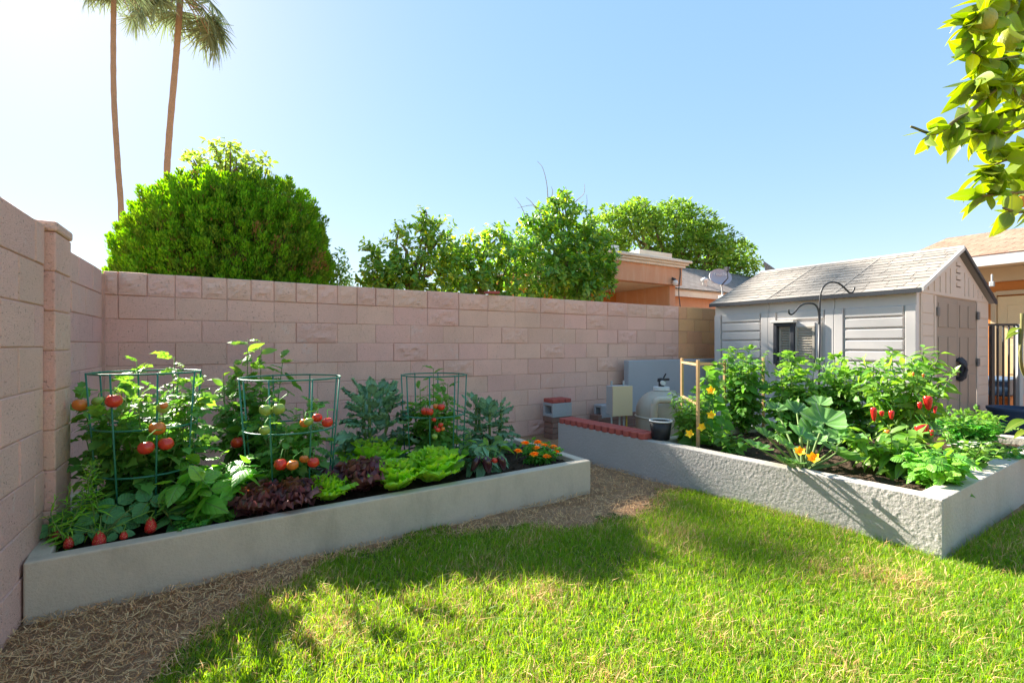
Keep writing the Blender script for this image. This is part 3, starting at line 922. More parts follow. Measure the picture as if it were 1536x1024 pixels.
for t0, sgn in ((0, 1),):
    v = [S(-.085, -.06, EZ - .03), S(-.085, SW / 2, RZ - .02), S(-.085, SW / 2, RZ + .025), S(-.085, -.06, EZ + .02)]
    v += [S(-.061, -.06, EZ - .03), S(-.061, SW / 2, RZ - .02), S(-.061, SW / 2, RZ + .025), S(-.061, -.06, EZ + .02)]
    g.add(v, [(0, 1, 2, 3), (7, 6, 5, 4), (0, 4, 5, 1), (1, 5, 6, 2), (2, 6, 7, 3), (3, 7, 4, 0)])
g.build('rake_trim', [M_trim], shed)
g = MB()
v = [S(-.085, SW / 2, RZ - .02), S(-.085, SW + .06, EZ - .05), S(-.085, SW + .06, EZ), S(-.085, SW / 2, RZ + .025)]
v += [S(-.061, SW / 2, RZ - .02), S(-.061, SW + .06, EZ - .05), S(-.061, SW + .06, EZ), S(-.061, SW / 2, RZ + .025)]
g.add(v, [(0, 1, 2, 3), (7, 6, 5, 4), (0, 4, 5, 1), (1, 5, 6, 2), (2, 6, 7, 3), (3, 7, 4, 0)])
g.build('rake_trim', [M_dark], shed)

# shepherd's hook in front of the shed
M_iron = plain('black_iron', (.03, .03, .032), .45, .5, .15)
s_ = 5.1
def hp(px, py): return P3(px, py, s_)
hook = thing('plant_hook', W(1230, s_, .28), 'tall black double shepherd hook standing among plants before the shed', 'plant hook')
def curve(pts, n=8):
    P = [np.array(p) for p in pts]; P = [2 * P[0] - P[1]] + P + [2 * P[-1] - P[-2]]; out = []
    for i in range(1, len(P) - 2):
        for t in np.linspace(0, 1, n, endpoint=False):
            a, b, c, d = P[i - 1:i + 3]
            out.append(.5 * ((2 * b) + (-a + c) * t + (2 * a - 5 * b + 4 * c - d) * t * t + (-a + 3 * b - 3 * c + d) * t ** 3))
    out.append(P[-2]); return np.array(out)
g = MB(); g.tube(np.array([W(1227, s_, .25), hp(1228.5, 560), hp(1229.5, 470)]), .011, 8); g.build('pole', [M_iron], hook, smooth=True)
g = MB(); g.tube(curve([hp(1229.5, 480), hp(1230, 450), hp(1234, 432), hp(1245, 423.5), hp(1258, 425), hp(1268, 433), hp(1274, 438.5), hp(1279, 438), hp(1282, 431)]), .0095, 8); g.build('hook_arm', [M_iron], hook, smooth=True)
g = MB(); g.tube(curve([hp(1229, 486), hp(1227.5, 466), hp(1222, 456.5), hp(1210, 455), hp(1200, 459), hp(1192, 468), hp(1187, 471.5), hp(1183.5, 469), hp(1183, 464)]), .0095, 8); g.build('hook_arm', [M_iron], hook, smooth=True)

# ------------------------------------------------------------------ neighbour's flat roofed house
M_peach = plain('peach_stucco', (.58, .33, .20), .92, .15, .1, 2, fine=.05, bump=(80, .004), dirt=((.66, .52, .38), 2.5, .45, (3, 3, .35)))
M_orange = plain('orange_stucco', (.66, .27, .07), .92, .15, .1, 2, fine=.05, bump=(80, .004))
M_creamtrim = plain('cream_trim', (.70, .66, .55), .7, .25, .08, 3, dirt=((.5, .44, .34), 4, .4))
M_shingle = None
def shingle_mat(name, c1, c2):
    t = NT(name)
    br = t.n('ShaderNodeTexBrick'); uv = t.n('ShaderNodeUVMap').outputs[0]
    t.l(uv, br.inputs['Vector']); br.inputs['Scale'].default_value = 1
    br.inputs['Brick Width'].default_value = .3; br.inputs['Row Height'].default_value = .14
    br.inputs['Mortar Size'].default_value = .006; br.inputs['Mortar Smooth'].default_value = .3
    br.inputs['Color1'].default_value = (*c1, 1); br.inputs['Color2'].default_value = (*c2, 1); br.inputs['Mortar'].default_value = (c1[0] * .35, c1[1] * .35, c1[2] * .35, 1)
    v = t.math('MULTIPLY_ADD', t.math('SUBTRACT', t.noise(3, 6, .7), .5), .9, 1.0)
    c = t.hsv(br.outputs['Color'], v=v)
    t.bsdf(c, .9, .15, t.bump(t.math('SUBTRACT', t.noise(60, 3), br.outputs['Fac']), .02))
    return t.mat
M_shingle = shingle_mat('brown_shingles', (.30, .22, .16), (.36, .28, .21))
M_shingle2 = shingle_mat('grey_shingles', (.30, .25, .22), (.37, .31, .27))
Yh = 7.6
X1 = atY(1023, Yh)[0]; dh = depth_at(1023, Yh)
ztt = CAM_H + 128 * dh / FPX; ztb = CAM_H + 114 * dh / FPX; zfb = CAM_H + 88.5 * dh / FPX
nb = thing('flat_roof_house', (X1 - 3, Yh + 2, 0), 'peach stucco house with cream cornice and open orange porch beyond the wall', 'house')
Xl = X1 - 3.5
g = MB()
g.box(((Xl + X1) / 2, Yh + .1, (ztb + zfb) / 2), (X1 - Xl, .2, ztb - zfb)); g.box((X1 - .1, Yh + 2.2, (ztb - .02) / 2), (.2, 4, ztb - .02))
g.box(((Xl + X1) / 2, Yh + 2.2, ztb - .06), (X1 - Xl - .41, 3.99, .1))
g.build('wall', [M_peach], nb)
xin = atY(952, Yh + 2.0)[0]
g = MB(); g.box(((Xl + xin + 1.4) / 2, Yh + 2.1, zfb / 2), (xin + 1.4 - Xl, .15, zfb + .3)); g.build('porch_wall', [M_orange], nb)
g = MB(); g.box(((Xl + X1) / 2 - .11, Yh + 1.1, zfb + .05), (X1 - Xl - .23, 1.79, .08)); g.build('porch_ceiling', [M_creamtrim], nb)
# cornice: stepped moulding
g = MB()
for dz, dy, h in ((0, .05, .06), (.06, .1, .05), (.11, .16, .06)):
    g.box(((Xl + X1) / 2 + dy / 2, Yh + .08 - dy / 2, ztb + dz + h / 2), (X1 - Xl + dy, .2 + dy, h - .001))
g.box(((Xl + X1) / 2, Yh + .15, (ztb + .17 + ztt) / 2), (X1 - Xl + .02, .3, max(.01, ztt - ztb - .17)))
g.build('cornice', [M_creamtrim], nb, bevel=.012)
g = MB(); c = P3(1005, 381, dh + .5); g.box((c[0] - .35, c[1] + .3, c[2] - .08), (1.15, .35, .26)); g.build('parapet', [M_creamtrim], nb, bevel=.01)
c = P3(917, 373, depth_at(917, Yh) + .4)
g = MB(); g.box((c[0], c[1], c[2] - .04), (.24, .24, .2)); g.build('roof_vent', [M_white], nb, bevel=.01)
c = P3(1013, 420, dh - .25)
g = MB(); g.tube([c + np.array([.06, .24, .02]), c + np.array([0, .1, .05]), c], .035, 8); g.build('light_bracket', [M_dark], nb, smooth=True)
g = MB(); g.lathe([(.001, -.14), (.05, -.12), (.065, -.07), (.05, -.01), (.001, .0)], c, 12); g.build('lamp_bulb', [M_white], nb, smooth=True)
wp = [np.array([X1 - .1, Yh - .01, z]) + np.array([.03 * math.sin(z * 7), 0, 0]) for z in np.linspace(1.9, ztb, 12)]
g = MB(); g.tube(wp, .012, 5); g.build('cable', [M_dark], nb)

# shingled house with dish
Ys = 9.2
rh = thing('shingle_house', (atY(1060, Ys)[0] + 2, Ys + 2, 0), 'peach house with grey shingle roof behind the shed ridge', 'house')
de = depth_at(1050, Ys); zE = CAM_H + 76.5 * de / FPX
xa, xb = atY(1021, Ys)[0] - 1.0, atY(1150, Ys)[0] + 4
g = MB(); g.box(((xa + xb) / 2, Ys + 2, zE / 2 - .1), (xb - xa - .3, 3.6, zE)); g.build('wall', [M_peach], rh)
g = MB(); g.box(((xa + xb) / 2, Ys - .02, zE - .02), (xb - xa, .04, .22)); g.build('fascia', [M_creamtrim], rh)
dr = depth_at(1080, Ys + 2.6); zR = CAM_H + 109 * dr / FPX
g = MB()
def quad_uv(mb, pts, mat=0):
    pts = np.array(pts); lu = np.linalg.norm(pts[1] - pts[0]); lv = np.linalg.norm(pts[3] - pts[0])
    mb.add(pts, [(0, 1, 2, 3)], mat, np.array([(0, 0), (lu, 0), (lu, lv), (0, lv)]))
quad_uv(g, [(xa, Ys - .1, zE + .1), (xb, Ys - .1, zE + .1), (xb, Ys + 2.6, zR), (xa + .3, Ys + 2.6, zR)])
quad_uv(g, [(xb, Ys + 5.2, zE + .1), (xa, Ys + 5.2, zE + .1), (xa + .3, Ys + 2.6, zR), (xb, Ys + 2.6, zR)])
quad_uv(g, [(xa, Ys - .1, zE + .06), (xb, Ys - .1, zE + .06), (xb, Ys + 5.2, zE + .06), (xa, Ys + 5.2, zE + .06)])
g.build('roof', [M_shingle2], rh)
# second slope rising to the right
g = MB(); q = atY(1146, Ys + 1.2); zq = CAM_H + 112 * depth_at(1146, Ys + 1.2) / FPX
q0_ = atY(1098, Ys + .6); 
quad_uv(g, [(q0_[0], Ys + .45, zE + .32), (xb, Ys + .45, zE + .36), (xb, Ys + 2.5, zq + .75), (q[0] + .25, Ys + 1.3, zq)])
g.build('roof', [M_shingle], rh)
g = MB(); c = atY(1136, Ys + .6); zc = CAM_H + 112 * depth_at(1136, Ys + .6) / FPX
g.build('roof_edge', [M_dark], rh) if False else None
# roof vent hood
c = P3(1057, 424, de + .8)
g = MB(); g.lathe([(.07, -.25), (.07, .05), (.11, .06), (.11, .12), (.001, .18)], c, 14); g.build('vent_pipe', [M_white], rh, smooth=True)

# satellite dish
M_dish = plain('dish_grey', (.36, .40, .47), .45, .4, .08, 3)
sd_ = de - .6
c = P3(1081, 415, sd_)
dish = thing('satellite_dish', P3(1083, 443, sd_), 'oval grey satellite dish with white lettering on the shingle roof edge', 'satellite dish')
nd = norm(np.array([-.42, -.86, .3])); ux = norm(np.cross(np.array([0, 0, 1.0]), nd)); uy = np.cross(nd, ux)
n_ = 40; g = MB(); rings = 7
V = []
a_, b_ = .335, .25
for r in range(rings):
    f = (r + .02) / (rings - 1)
    for k in range(n_):
        t = 2 * PI * k / n_
        V.append(c + ux * math.cos(t) * a_ * f + uy * math.sin(t) * b_ * f + nd * .07 * (f * f - 1))
fc = [(r * n_ + k, (r + 1) * n_ + k, (r + 1) * n_ + (k + 1) % n_, r * n_ + (k + 1) % n_) for r in range(rings - 1) for k in range(n_)]
g.add(V, fc); V2 = [np.array(v) - nd * .02 for v in V]; g.add(V2, [tuple(reversed(f)) for f in fc], 1)
g.add([V[(rings - 1) * n_ + k] + nd * .001 for k in range(n_)] + [V2[(rings - 1) * n_ + k] for k in range(n_)], [(k, (k + 1) % n_, n_ + (k + 1) % n_, n_ + k) for k in range(n_)], 1)
refl = g.build('reflector', [M_dish, M_white], dish, smooth=True)
g = MB(); g.tube([c + uy * -.25 + nd * .0, c + uy * -.2 + nd * .33, c + uy * .04 + nd * .36], .018, 6); g.box(c + uy * .06 + nd * .36, (.09, .09, .12)); g.build('feed_arm', [M_dark], dish)
g = MB(); b0 = P3(1083.5, 443, sd_); g.tube([b0 - np.array([0, 0, .06]), b0 + np.array([0, 0, .2]), c - nd * .1], .028, 8); g.build('mast', [M_greymetal], dish)
g = MB(); g.box(b0 - np.array([0, 0, .06]), (.16, .16, .12)); g.build('mast_foot', [M_white], dish, bevel=.01)
fcv = bpy.data.curves.new('lettering', 'FONT'); fcv.body = 'Youchu'; fcv.size = .15; fcv.extrude = .002; fcv.align_x = 'CENTER'
fcv.materials.append(M_white)
tmp = bpy.data.objects.new('lettering_curve', fcv); COL.objects.link(tmp)
lme = bpy.data.meshes.new_from_object(tmp.evaluated_get(bpy.context.evaluated_depsgraph_get()))
bpy.data.objects.remove(tmp)
fo = bpy.data.objects.new('lettering', lme); COL.objects.link(fo); fo.parent = dish
from mathutils import Matrix
pos = c + uy * .055 + ux * .03 + nd * -.035 - wloc(dish)
fo.matrix_local = Matrix(((ux[0], uy[0], nd[0], pos[0]), (ux[1], uy[1], nd[1], pos[1]), (ux[2], uy[2], nd[2], pos[2]), (0, 0, 0, 1)))

# ------------------------------------------------------------------ house on the right
M_hshing = shingle_mat('tan_shingles', (.34, .22, .15), (.42, .29, .205))
M_white2 = plain('white_fascia', (.66, .64, .60), .7, .3, .1, 3, dirt=((.4, .36, .3), 5, .4))
M_soffit = plain('beige_soffit', (.55, .42, .26), .8, .2, .06)
M_hor = plain('house_orange', (.58, .22, .06), .92, .15, .08, 2, bump=(80, .004))
M_hdoor = plain('cream_door', (.70, .52, .28), .6, .3, .05)
hr = thing('orange_house', (13, 3, 0), 'orange stucco house with tan shingle roof and cream door at the right edge', 'house')
XF = 10.75; XW = 11.5
zf = CAM_H + 126 * (XF * F2[0] + 2.5 * F2[1]) / FPX
yA, yB = -3.0, 4.05
g = MB(); g.box((XW + 2.5, (yA + yB) / 2 - .2, zf / 2), (5, yB - yA - .6, zf)); g.build('wall', [M_hor], hr)
g = MB(); g.box((XF, (yA + yB) / 2, zf + .02), (.04, yB - yA, .17)); g.build('fascia', [M_white2], hr)
g = MB(); g.box(((XF + XW) / 2 - .0, (yA + yB) / 2, zf - .02), (XW - XF - .05, yB - yA, .03)); g.box((XW - .06, (yA + yB) / 2 - .2, zf - .16), (.12, yB - yA - .6, .24)); g.build('soffit', [M_soffit], hr)
g = MB(); zr = zf + .95
quad_uv(g, [(XF - .03, yB, zf + .115), (XF - .03, yA, zf + .115), (XF + 3.2, yA, zr), (XF + 2.0, yB - .35, zr - .12)])
quad_uv(g, [(XF + 2.0, yB - .35, zr - .12), (XF + 3.2, yA, zr), (XF + 6.4, yA, zf + .1), (XF + 5, yB, zf + .1)])
g.build('roof', [M_hshing], hr)
# door
yd = 2.25
g = MB(); g.box((XW - .03, yd - .1, 1.02), (.05, 1.0, 2.02)); dr_ = g.build('door', [M_hdoor], hr, bevel=.01)
g = MB()
for zz, hh in ((1.6, .55), (.95, .5), (.35, .45)):
    for yy in (yd - .3, yd + .12): g.box((XW - .058, yy, zz), (.012, .3, hh))
g.build('panel', [M_hdoor], dr_, bevel=.008)
g = MB(); g.box((XW - .045, yd + .44, 1.06), (.08, .07, 2.1)); g.box((XW - .045, yd - .1, 2.09), (.08, 1.02, .07)); g.build('door_frame', [M_soffit], hr, bevel=.006)
c = P3(1488, 426, 7.75)
g = MB(); g.box(c, (.06, .06, .08)); g.tube([c + np.array([0, 0, .03]), c + np.array([0, 0, .16])], .015, 6); g.build('porch_lamp', [M_greymetal], hr, bevel=.01)

# iron gate, square to the walkway
gate = thing('iron_gate', W(1484, 7.0), 'black iron bar gate between the shed corner and orange house', 'gate')
GR = np.array([R2[0], R2[1], 0]); GF = np.array([F2[0], F2[1], 0]); GB = np.array([GR, GF, [0, 0, 1.0]]); G0 = W(1484, 7.0)
zt_ = 1.5
def gbox(mb, a, b, z0, z1, w=.03): mb.box(G0 + GR * (a + b) / 2 + np.array([0, 0, (z0 + z1) / 2]), (b - a, w, z1 - z0), 0, GB)
g = MB(); gbox(g, -.06, .4, zt_ - .02, zt_ + .012); gbox(g, .06, .4, .2, .232); gbox(g, .015, .06, .03, zt_ - .021, .045); g.build('frame', [M_iron], gate)
for k in range(4):
    g = MB(); gbox(g, .115 + k * .082, .133 + k * .082, .233, zt_ - .021, .018); g.build('bar', [M_iron], gate)
g = MB(); gbox(g, .405, .47, .03, 1.5, .08); tag(g.build('gate_post', [M_greymetal], bevel=.008), 'grey square post at the right side of iron gate', 'post')
# storage bins behind the gate
M_binb = plain('bin_blue', (.07, .13, .22), .5, .35, .1); M_bino = plain('bin_orange', (.60, .16, .03), .5, .35, .1)
M_potb = plain('pot_navy', (.035, .06, .11), .5, .35, .15, 5)
for nm, m, z0_, z1_, lab in (('storage_bin', M_bino, .03, .42, 'orange storage bin on the patio behind the gate bars'), ('storage_bin', M_binb, .425, .68, 'blue storage bin stacked on the orange bin behind the gate')):
    g = MB(); c = (10.55, 2.5)
    v = []
    for z, k in ((z0_, .94), (z1_ - .04, 1.0), (z1_ - .04, 1.05), (z1_, 1.05)):
        v += [(c[0] - .5 * k, c[1] - .3 * k, z), (c[0] + .5 * k, c[1] - .3 * k, z), (c[0] + .5 * k, c[1] + .3 * k, z), (c[0] - .5 * k, c[1] + .3 * k, z)]
    f = [(3, 2, 1, 0), (12, 13, 14, 15)] + [(r * 4 + i, r * 4 + (i + 1) % 4, r * 4 + 4 + (i + 1) % 4, r * 4 + 4 + i) for r in range(3) for i in range(4)]
    g.add(v, f); tag(g.build(nm, [m], bevel=.012), lab, 'storage bin')
q = W(1524, 6.25, .03)
g = MB(); g.lathe([(.001, 0), (.19, 0), (.24, .05), (.27, .3), (.285, .31), (.285, .345), (.25, .345), (.235, .28), (.001, .27)], q, 32)
tag(g.build('plant_pot', [M_potb], smooth=True), 'wide navy blue planter bowl on the patio at the right edge', 'pot')
# ------------------------------------------------------------------ trees beyond the wall
M_bark = plain('bark', (.20, .145, .10), .95, .1, .3, 12, bump=(40, .02))
M_palmbark = plain('palm_bark', (.34, .235, .15), .95, .1, .2, 3, fine=.15, bump=(12, .05))
M_twig = plain('dead_twig', (.42, .36, .30), .9, .1, .2, 10)
M_arb = leafmat('arborvitae', (.07, .19, .010), (.12, .25, .016), .35, .4, None, .6, .2, hue=.015, side=2.0)
M_arb2 = leafmat('arborvitae_old', (.05, .13, .012), (.11, .19, .016), .35, .35, None, .6, .2, hue=.015, side=2.0)
M_arbb = leafmat('arborvitae_brown', (.20, .12, .04), (.14, .10, .03), .3, .3, None, .7, .15, hue=.01)
M_cit = leafmat('citrus_leaf', (.06, .15, .02), (.12, .21, .03), .4, .35, None, .35, .45, hue=.02, side=2.6)
M_city = leafmat('citrus_young', (.26, .31, .03), (.19, .27, .03), .3, .5, None, .4, .4, hue=.02, side=2.2)
M_far = leafmat('far_leaf', (.07, .15, .022), (.13, .21, .03), .35, .35, None, .5, .3, hue=.02, side=2.4)
M_wisp = leafmat('pale_leaf', (.17, .24, .045), (.14, .21, .035), .3, .45, None, .5, .3, side=2.0)
M_palm = leafmat('palm_frond', (.085, .125, .06), (.12, .15, .08), .3, .25, None, .5, .35, hue=.015, side=1.8)
M_palmd = leafmat('palm_dry', (.30, .20, .09), (.24, .19, .08), .3, .3, None, .7, .2)
L_small = leaf_tpl(.22, 2, .3, .25, .85)
L_mid = leaf_tpl(.26, 3, .25, .3, .85)
L_needle = (np.array([(0, 0, 0), (-.2, .5, .04), (0, 1, 0), (.2, .5, .04)]), [(0, 3, 2, 1)], np.array([(.5, 0), (0, .5), (.5, 1), (1, .5)]))

def sph(n):
    return rdir(n)

def crown(mb, blobs, n, size, tpl, mat=0, shell=.55, out=1.0, up=.35, jit=.7, matfn=None, zmin=-9):
    """leaves through the volume of many blobs (centre, radius, z squash)"""
    B = np.array([[*b[0], b[1], b[2]] for b in blobs])
    w = B[:, 3] ** 2; w /= w.sum()
    k = rng.choice(len(B), n, p=w)
    d = sph(n); r = B[k, 3] * (shell + (1 - shell) * rng.random(n) ** .5) * rng.uniform(.85, 1.12, n)
    off = d * r[:, None]; off[:, 2] *= B[k, 4]
    P = B[k, :3] + off
    ok = P[:, 2] > zmin
    P, d = P[ok], d[ok]; n = len(P)
    ld = norm(d * out + rdir(n) * jit + np.array([0, 0, up - .35]))
    nn = norm(d * .5 + np.array([0, 0, 1.0]) * .8 + rdir(n) * .6)
    s = size * rng.uniform(.6, 1.3, n)
    if matfn is None: mb.inst(tpl, P, frames(ld, nn), s, mat)
    else:
        m = matfn(P, d)
        for q in np.unique(m): mb.inst(tpl, P[m == q], frames(ld[m == q], nn[m == q]), s[m == q], int(q))

def branches(mb, base, top, blobs, r0=.08, mat=0, n=None):
    base = np.array(base, float); top = np.array(top, float)
    k = 7
    tr = np.array([base + (top - base) * t + np.array([.05 * math.sin(t * 5), .05 * math.cos(t * 4), 0]) for t in np.linspace(0, 1, k)])
    mb.tube(tr, np.linspace(r0, r0 * .45, k), 8, mat)
    for b in blobs[:n]:
        c = np.array(b[0]); a = tr[rng.integers(k // 2, k)]
        mid = (a + c) / 2 + rdir(1)[0] * .1
        mb.tube(curve([a, mid, c], 4), np.linspace(r0 * .4, r0 * .1, 9), 5, mat)

def blobset(center, rad, n, br, seed=0, flat=1.0):
    r = np.random.default_rng(seed); out = []
    for i in range(n):
        d = r.normal(size=3); d /= np.linalg.norm(d); rr = r.random() ** .45
        out.append((np.array(center) + d * np.array(rad) * rr * .85, br * r.uniform(.6, 1.25), flat))
    return out

# --- rounded arborvitae bush
bc = np.array([.06, 7.25, 1.75])
RX, RY, RZ_ = 1.22, 1.2, 1.60
bush = thing('arborvitae_bush', (-.02, 7.25, 0), 'big rounded bright green conifer bush beyond the wall at left', 'bush')
g = MB()
NC = 1500
cand = sph(16000); cand = cand[(cand[:, 1] < .5) & (cand[:, 2] > -.55)]
dd = []
for q in cand:                                   # even spacing leaves dark seams between the clumps
    if not dd or np.min(np.sum((np.array(dd) - q) ** 2, 1)) > .0072: dd.append(q)
    if len(dd) >= NC: break
dd = np.array(dd)
def bush_r(d):
    return 1 + .06 * np.array([mnoise.noise(Vector((a[0] * 2.2, a[1] * 2.2, a[2] * 2.2 + 3))) for a in d])
def dome(d):
    # broad shouldered on the right, sloping on the left
    ex = np.where(d[:, 0] > 0, 3.6, 2.8)[:, None]
    k = (np.abs(d) ** ex).sum(1) ** (-1 / ex[:, 0])
    p = d * k[:, None] * np.array([RX, RY, RZ_]) * .96
    p[:, 0] += .02 * (p[:, 2] > .2) * p[:, 2]
    return p
inner = sph(6000); inner = inner[(inner[:, 1] < .5) & (inner[:, 2] > -.55)][:1100]
lay = np.concatenate([rng.uniform(.92, 1.0, len(dd)), rng.uniform(.74, .86, len(inner))])
dd = np.concatenate([dd, inner])
C = bc + dome(dd) * bush_r(dd)[:, None] * lay[:, None]
M_ = 150
per = []
ax = norm(dd * .55 + np.array([0, 0, .95]) + rdir(len(dd)) * .15)
size = rng.uniform(.10, .15, len(dd))
K = len(dd)
ld = np.repeat(ax, M_, 0); cc = np.repeat(C, M_, 0); sz = np.repeat(size, M_)
fan = rdir(K * M_)
t = rng.random(K * M_) ** .6
lat = fan - ld * (fan * ld).sum(1)[:, None]
pos = cc + ld * (sz * (t * 1.9 - 1.0))[:, None] + lat * (sz * .60 * np.sqrt(np.clip(1 - (t * 1.15 - .3) ** 2, .04, 1)) * (.55 + .45 * rng.random(K * M_)))[:, None]
dirn = norm(ld * 1.25 + lat * .5 + rdir(K * M_) * .25)
nn = norm(lat + rdir(K * M_) * .5)
brown = (rng.random(K * M_) < .6 * (t < .2)).astype(int) | (np.repeat(rng.random(K) < .045, M_) & (rng.random(K * M_) < .6))
brown = np.where((brown == 0) & np.repeat(rng.random(K) < .35, M_), 2, brown)
for q in (0, 1, 2):
    mm = brown == q
    g.inst(L_needle, pos[mm], frames(dirn[mm], nn[mm]), rng.uniform(.028, .058, mm.sum()), q)
g.build('foliage', [M_arb, M_arbb, M_arb2], bush)
g = MB()
for i in range(70):
    d = sph(1)[0]; d[2] = abs(d[2]) - .3
    p = bc + d * np.array([RX, RY, RZ_]) * .86
    g.tube(curve([(-.02 + d[0] * .1, 7.25, .3), (bc + p) / 2 + rdir(1)[0] * .1, p], 4), np.linspace(.03, .008, 9), 5)
g.build('branch', [M_bark], bush)
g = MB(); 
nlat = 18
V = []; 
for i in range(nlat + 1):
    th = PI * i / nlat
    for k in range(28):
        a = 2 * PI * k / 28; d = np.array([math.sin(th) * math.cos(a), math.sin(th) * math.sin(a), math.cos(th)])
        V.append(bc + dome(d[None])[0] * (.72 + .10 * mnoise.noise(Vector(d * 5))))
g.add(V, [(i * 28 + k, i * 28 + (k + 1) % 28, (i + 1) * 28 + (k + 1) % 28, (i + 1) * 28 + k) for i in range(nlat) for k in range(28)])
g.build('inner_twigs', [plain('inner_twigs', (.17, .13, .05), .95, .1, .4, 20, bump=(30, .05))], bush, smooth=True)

# --- pale wispy tree behind the bush
wt = thing('wispy_tree', (.0, 7.3, 0), 'pale yellow green wispy tree top showing above the round bush', 'tree')
c0 = P3(340, 240, 6.25)
bl = [(P3(px, py, 6.25 + rng.uniform(-.3, .3)), r, .8) for px, py, r in ((340, 225, .2), (325, 245, .25), (355, 240, .24), (305, 245, .14), (290, 240, .12), (378, 246, .14), (395, 244, .12), (402, 252, .09), (282, 228, .07), (320, 215, .1), (345, 214, .08), (276, 258, .06), (370, 235, .1), (340, 250, .2))]
g = MB(); crown(g, bl, 620, .08, L_mid, 0, .2, .6, .2, 1.0); g.build('foliage', [M_wisp], wt)
g = MB(); branches(g, (.0, 7.3, 0), c0 - np.array([0, 0, .3]), bl, .07); g.build('trunk', [M_bark], wt)

# --- small shrub right of the bush
ss = thing('dark_shrub', (1.45, 7.0, 0), 'small dark green shrub tucked against the right side of round bush', 'shrub')
bl = [(P3(508 + dx, py, 6.7), r, 1.1) for dx, py, r in ((0, 395, .13), (4, 410, .16), (-6, 420, .2), (3, 382, .08), (-8, 440, .3))]
g = MB(); crown(g, bl, 1100, .05, L_mid, 0, .3); g.build('foliage', [M_cit], ss)
g = MB(); branches(g, (1.45, 7.0, 0), P3(505, 430, 6.7), bl[:3], .04); g.build('trunk', [M_bark], ss)

# --- citrus trees
def citrus(label, base, pts, n, size, twigs=(), young=.12):
    t = thing('citrus_tree', base, label, 'tree', None)
    bl = [(P3(px, py, s), r * .88, 1.0) for px, py, s, r in pts]
    topz = max(b[0][2] for b in bl)
    g = MB()
    def mf(P, d):
        h = (P[:, 2] - 1.7) / max(.5, topz - 1.7)
        return (rng.random(len(P)) < young * (.3 + 1.6 * np.clip(h, 0, 1))).astype(int)
    # sprays: leaves cluster at twig ends
    nt = n // 9
    B = np.array([[*b[0], b[1]] for b in bl]); w = B[:, 3] ** 2; w /= w.sum()
    k = rng.choice(len(B), nt, p=w); d = sph(nt)
    tp = B[k, :3] + d * (B[k, 3] * (.35 + .68 * rng.random(nt) ** .55))[:, None]
    ok = (tp[:, 1] > 5.42); tp, d = tp[ok], d[ok]; nt = len(tp)
    ax = norm(d * .8 + np.array([0, 0, .35]) + rdir(nt) * .5)
    m = 9
    cc = np.repeat(tp, m, 0); aa = np.repeat(ax, m, 0)
    f = rdir(nt * m); lat = norm(f - aa * (f * aa).sum(1)[:, None])
    u = rng.random(nt * m)
    pos = cc + aa * ((u - .4) * size * 1.6)[:, None]
    ld = norm(aa * .6 + lat * (1.1 - .5 * u)[:, None] + np.array([0, 0, -.12]))
    nn = norm(aa * .7 + np.array([0, 0, .6]) - lat * .3)
    mt = mf(pos, None)
    for q in (0, 1):
        s_ = mt == q
        g.inst(L_mid, pos[s_], frames(ld[s_], nn[s_]), size * rng.uniform(.65, 1.25, s_.sum()), q)
    g.build('foliage', [M_cit, M_city], t)
    g = MB(); branches(g, base, np.mean([b[0] for b in bl], 0) + np.array([0, .1, -.2]), bl, .08); g.build('trunk', [M_bark], t)
    for tw in twigs:
        g = MB(); P = curve([P3(*q) for q in tw], 5); g.tube(P, np.linspace(.008, .003, len(P)), 5)
        g.build('dead_twig', [M_twig], t)
    return t
citrus('loose citrus tree with yellow green top, leftmost of the citrus beyond the wall', atY(630, 6.7), [
    (560, 380, 6.6, .18), (548, 392, 6.6, .12), (575, 400, 6.6, .28), (600, 365, 6.7, .22), (598, 345, 6.7, .12), (620, 395, 6.8, .34), (640, 330, 6.8, .13), (645, 350, 6.8, .2), (665, 345, 6.9, .17),
    (672, 380, 6.9, .3), (650, 410, 6.7, .4), (600, 420, 6.6, .35), (560, 415, 6.5, .2), (640, 318, 6.8, .06), (600, 450, 6.8, .4), (680, 440, 7.0, .4)], 5200, .085, young=.22)
citrus('low dense citrus tree in the middle, between the loose one and the twiggy one', atY(725, 6.8), [
    (700, 375, 7.2, .2), (720, 365, 7.3, .26), (745, 358, 7.4, .26), (752, 348, 7.4, .12), (700, 405, 7.1, .4), (735, 400, 7.2, .42), (765, 385, 7.4, .35), (720, 440, 7.2, .45), (690, 390, 7.1, .2), (770, 430, 7.3, .4)], 4600, .085, young=.14)
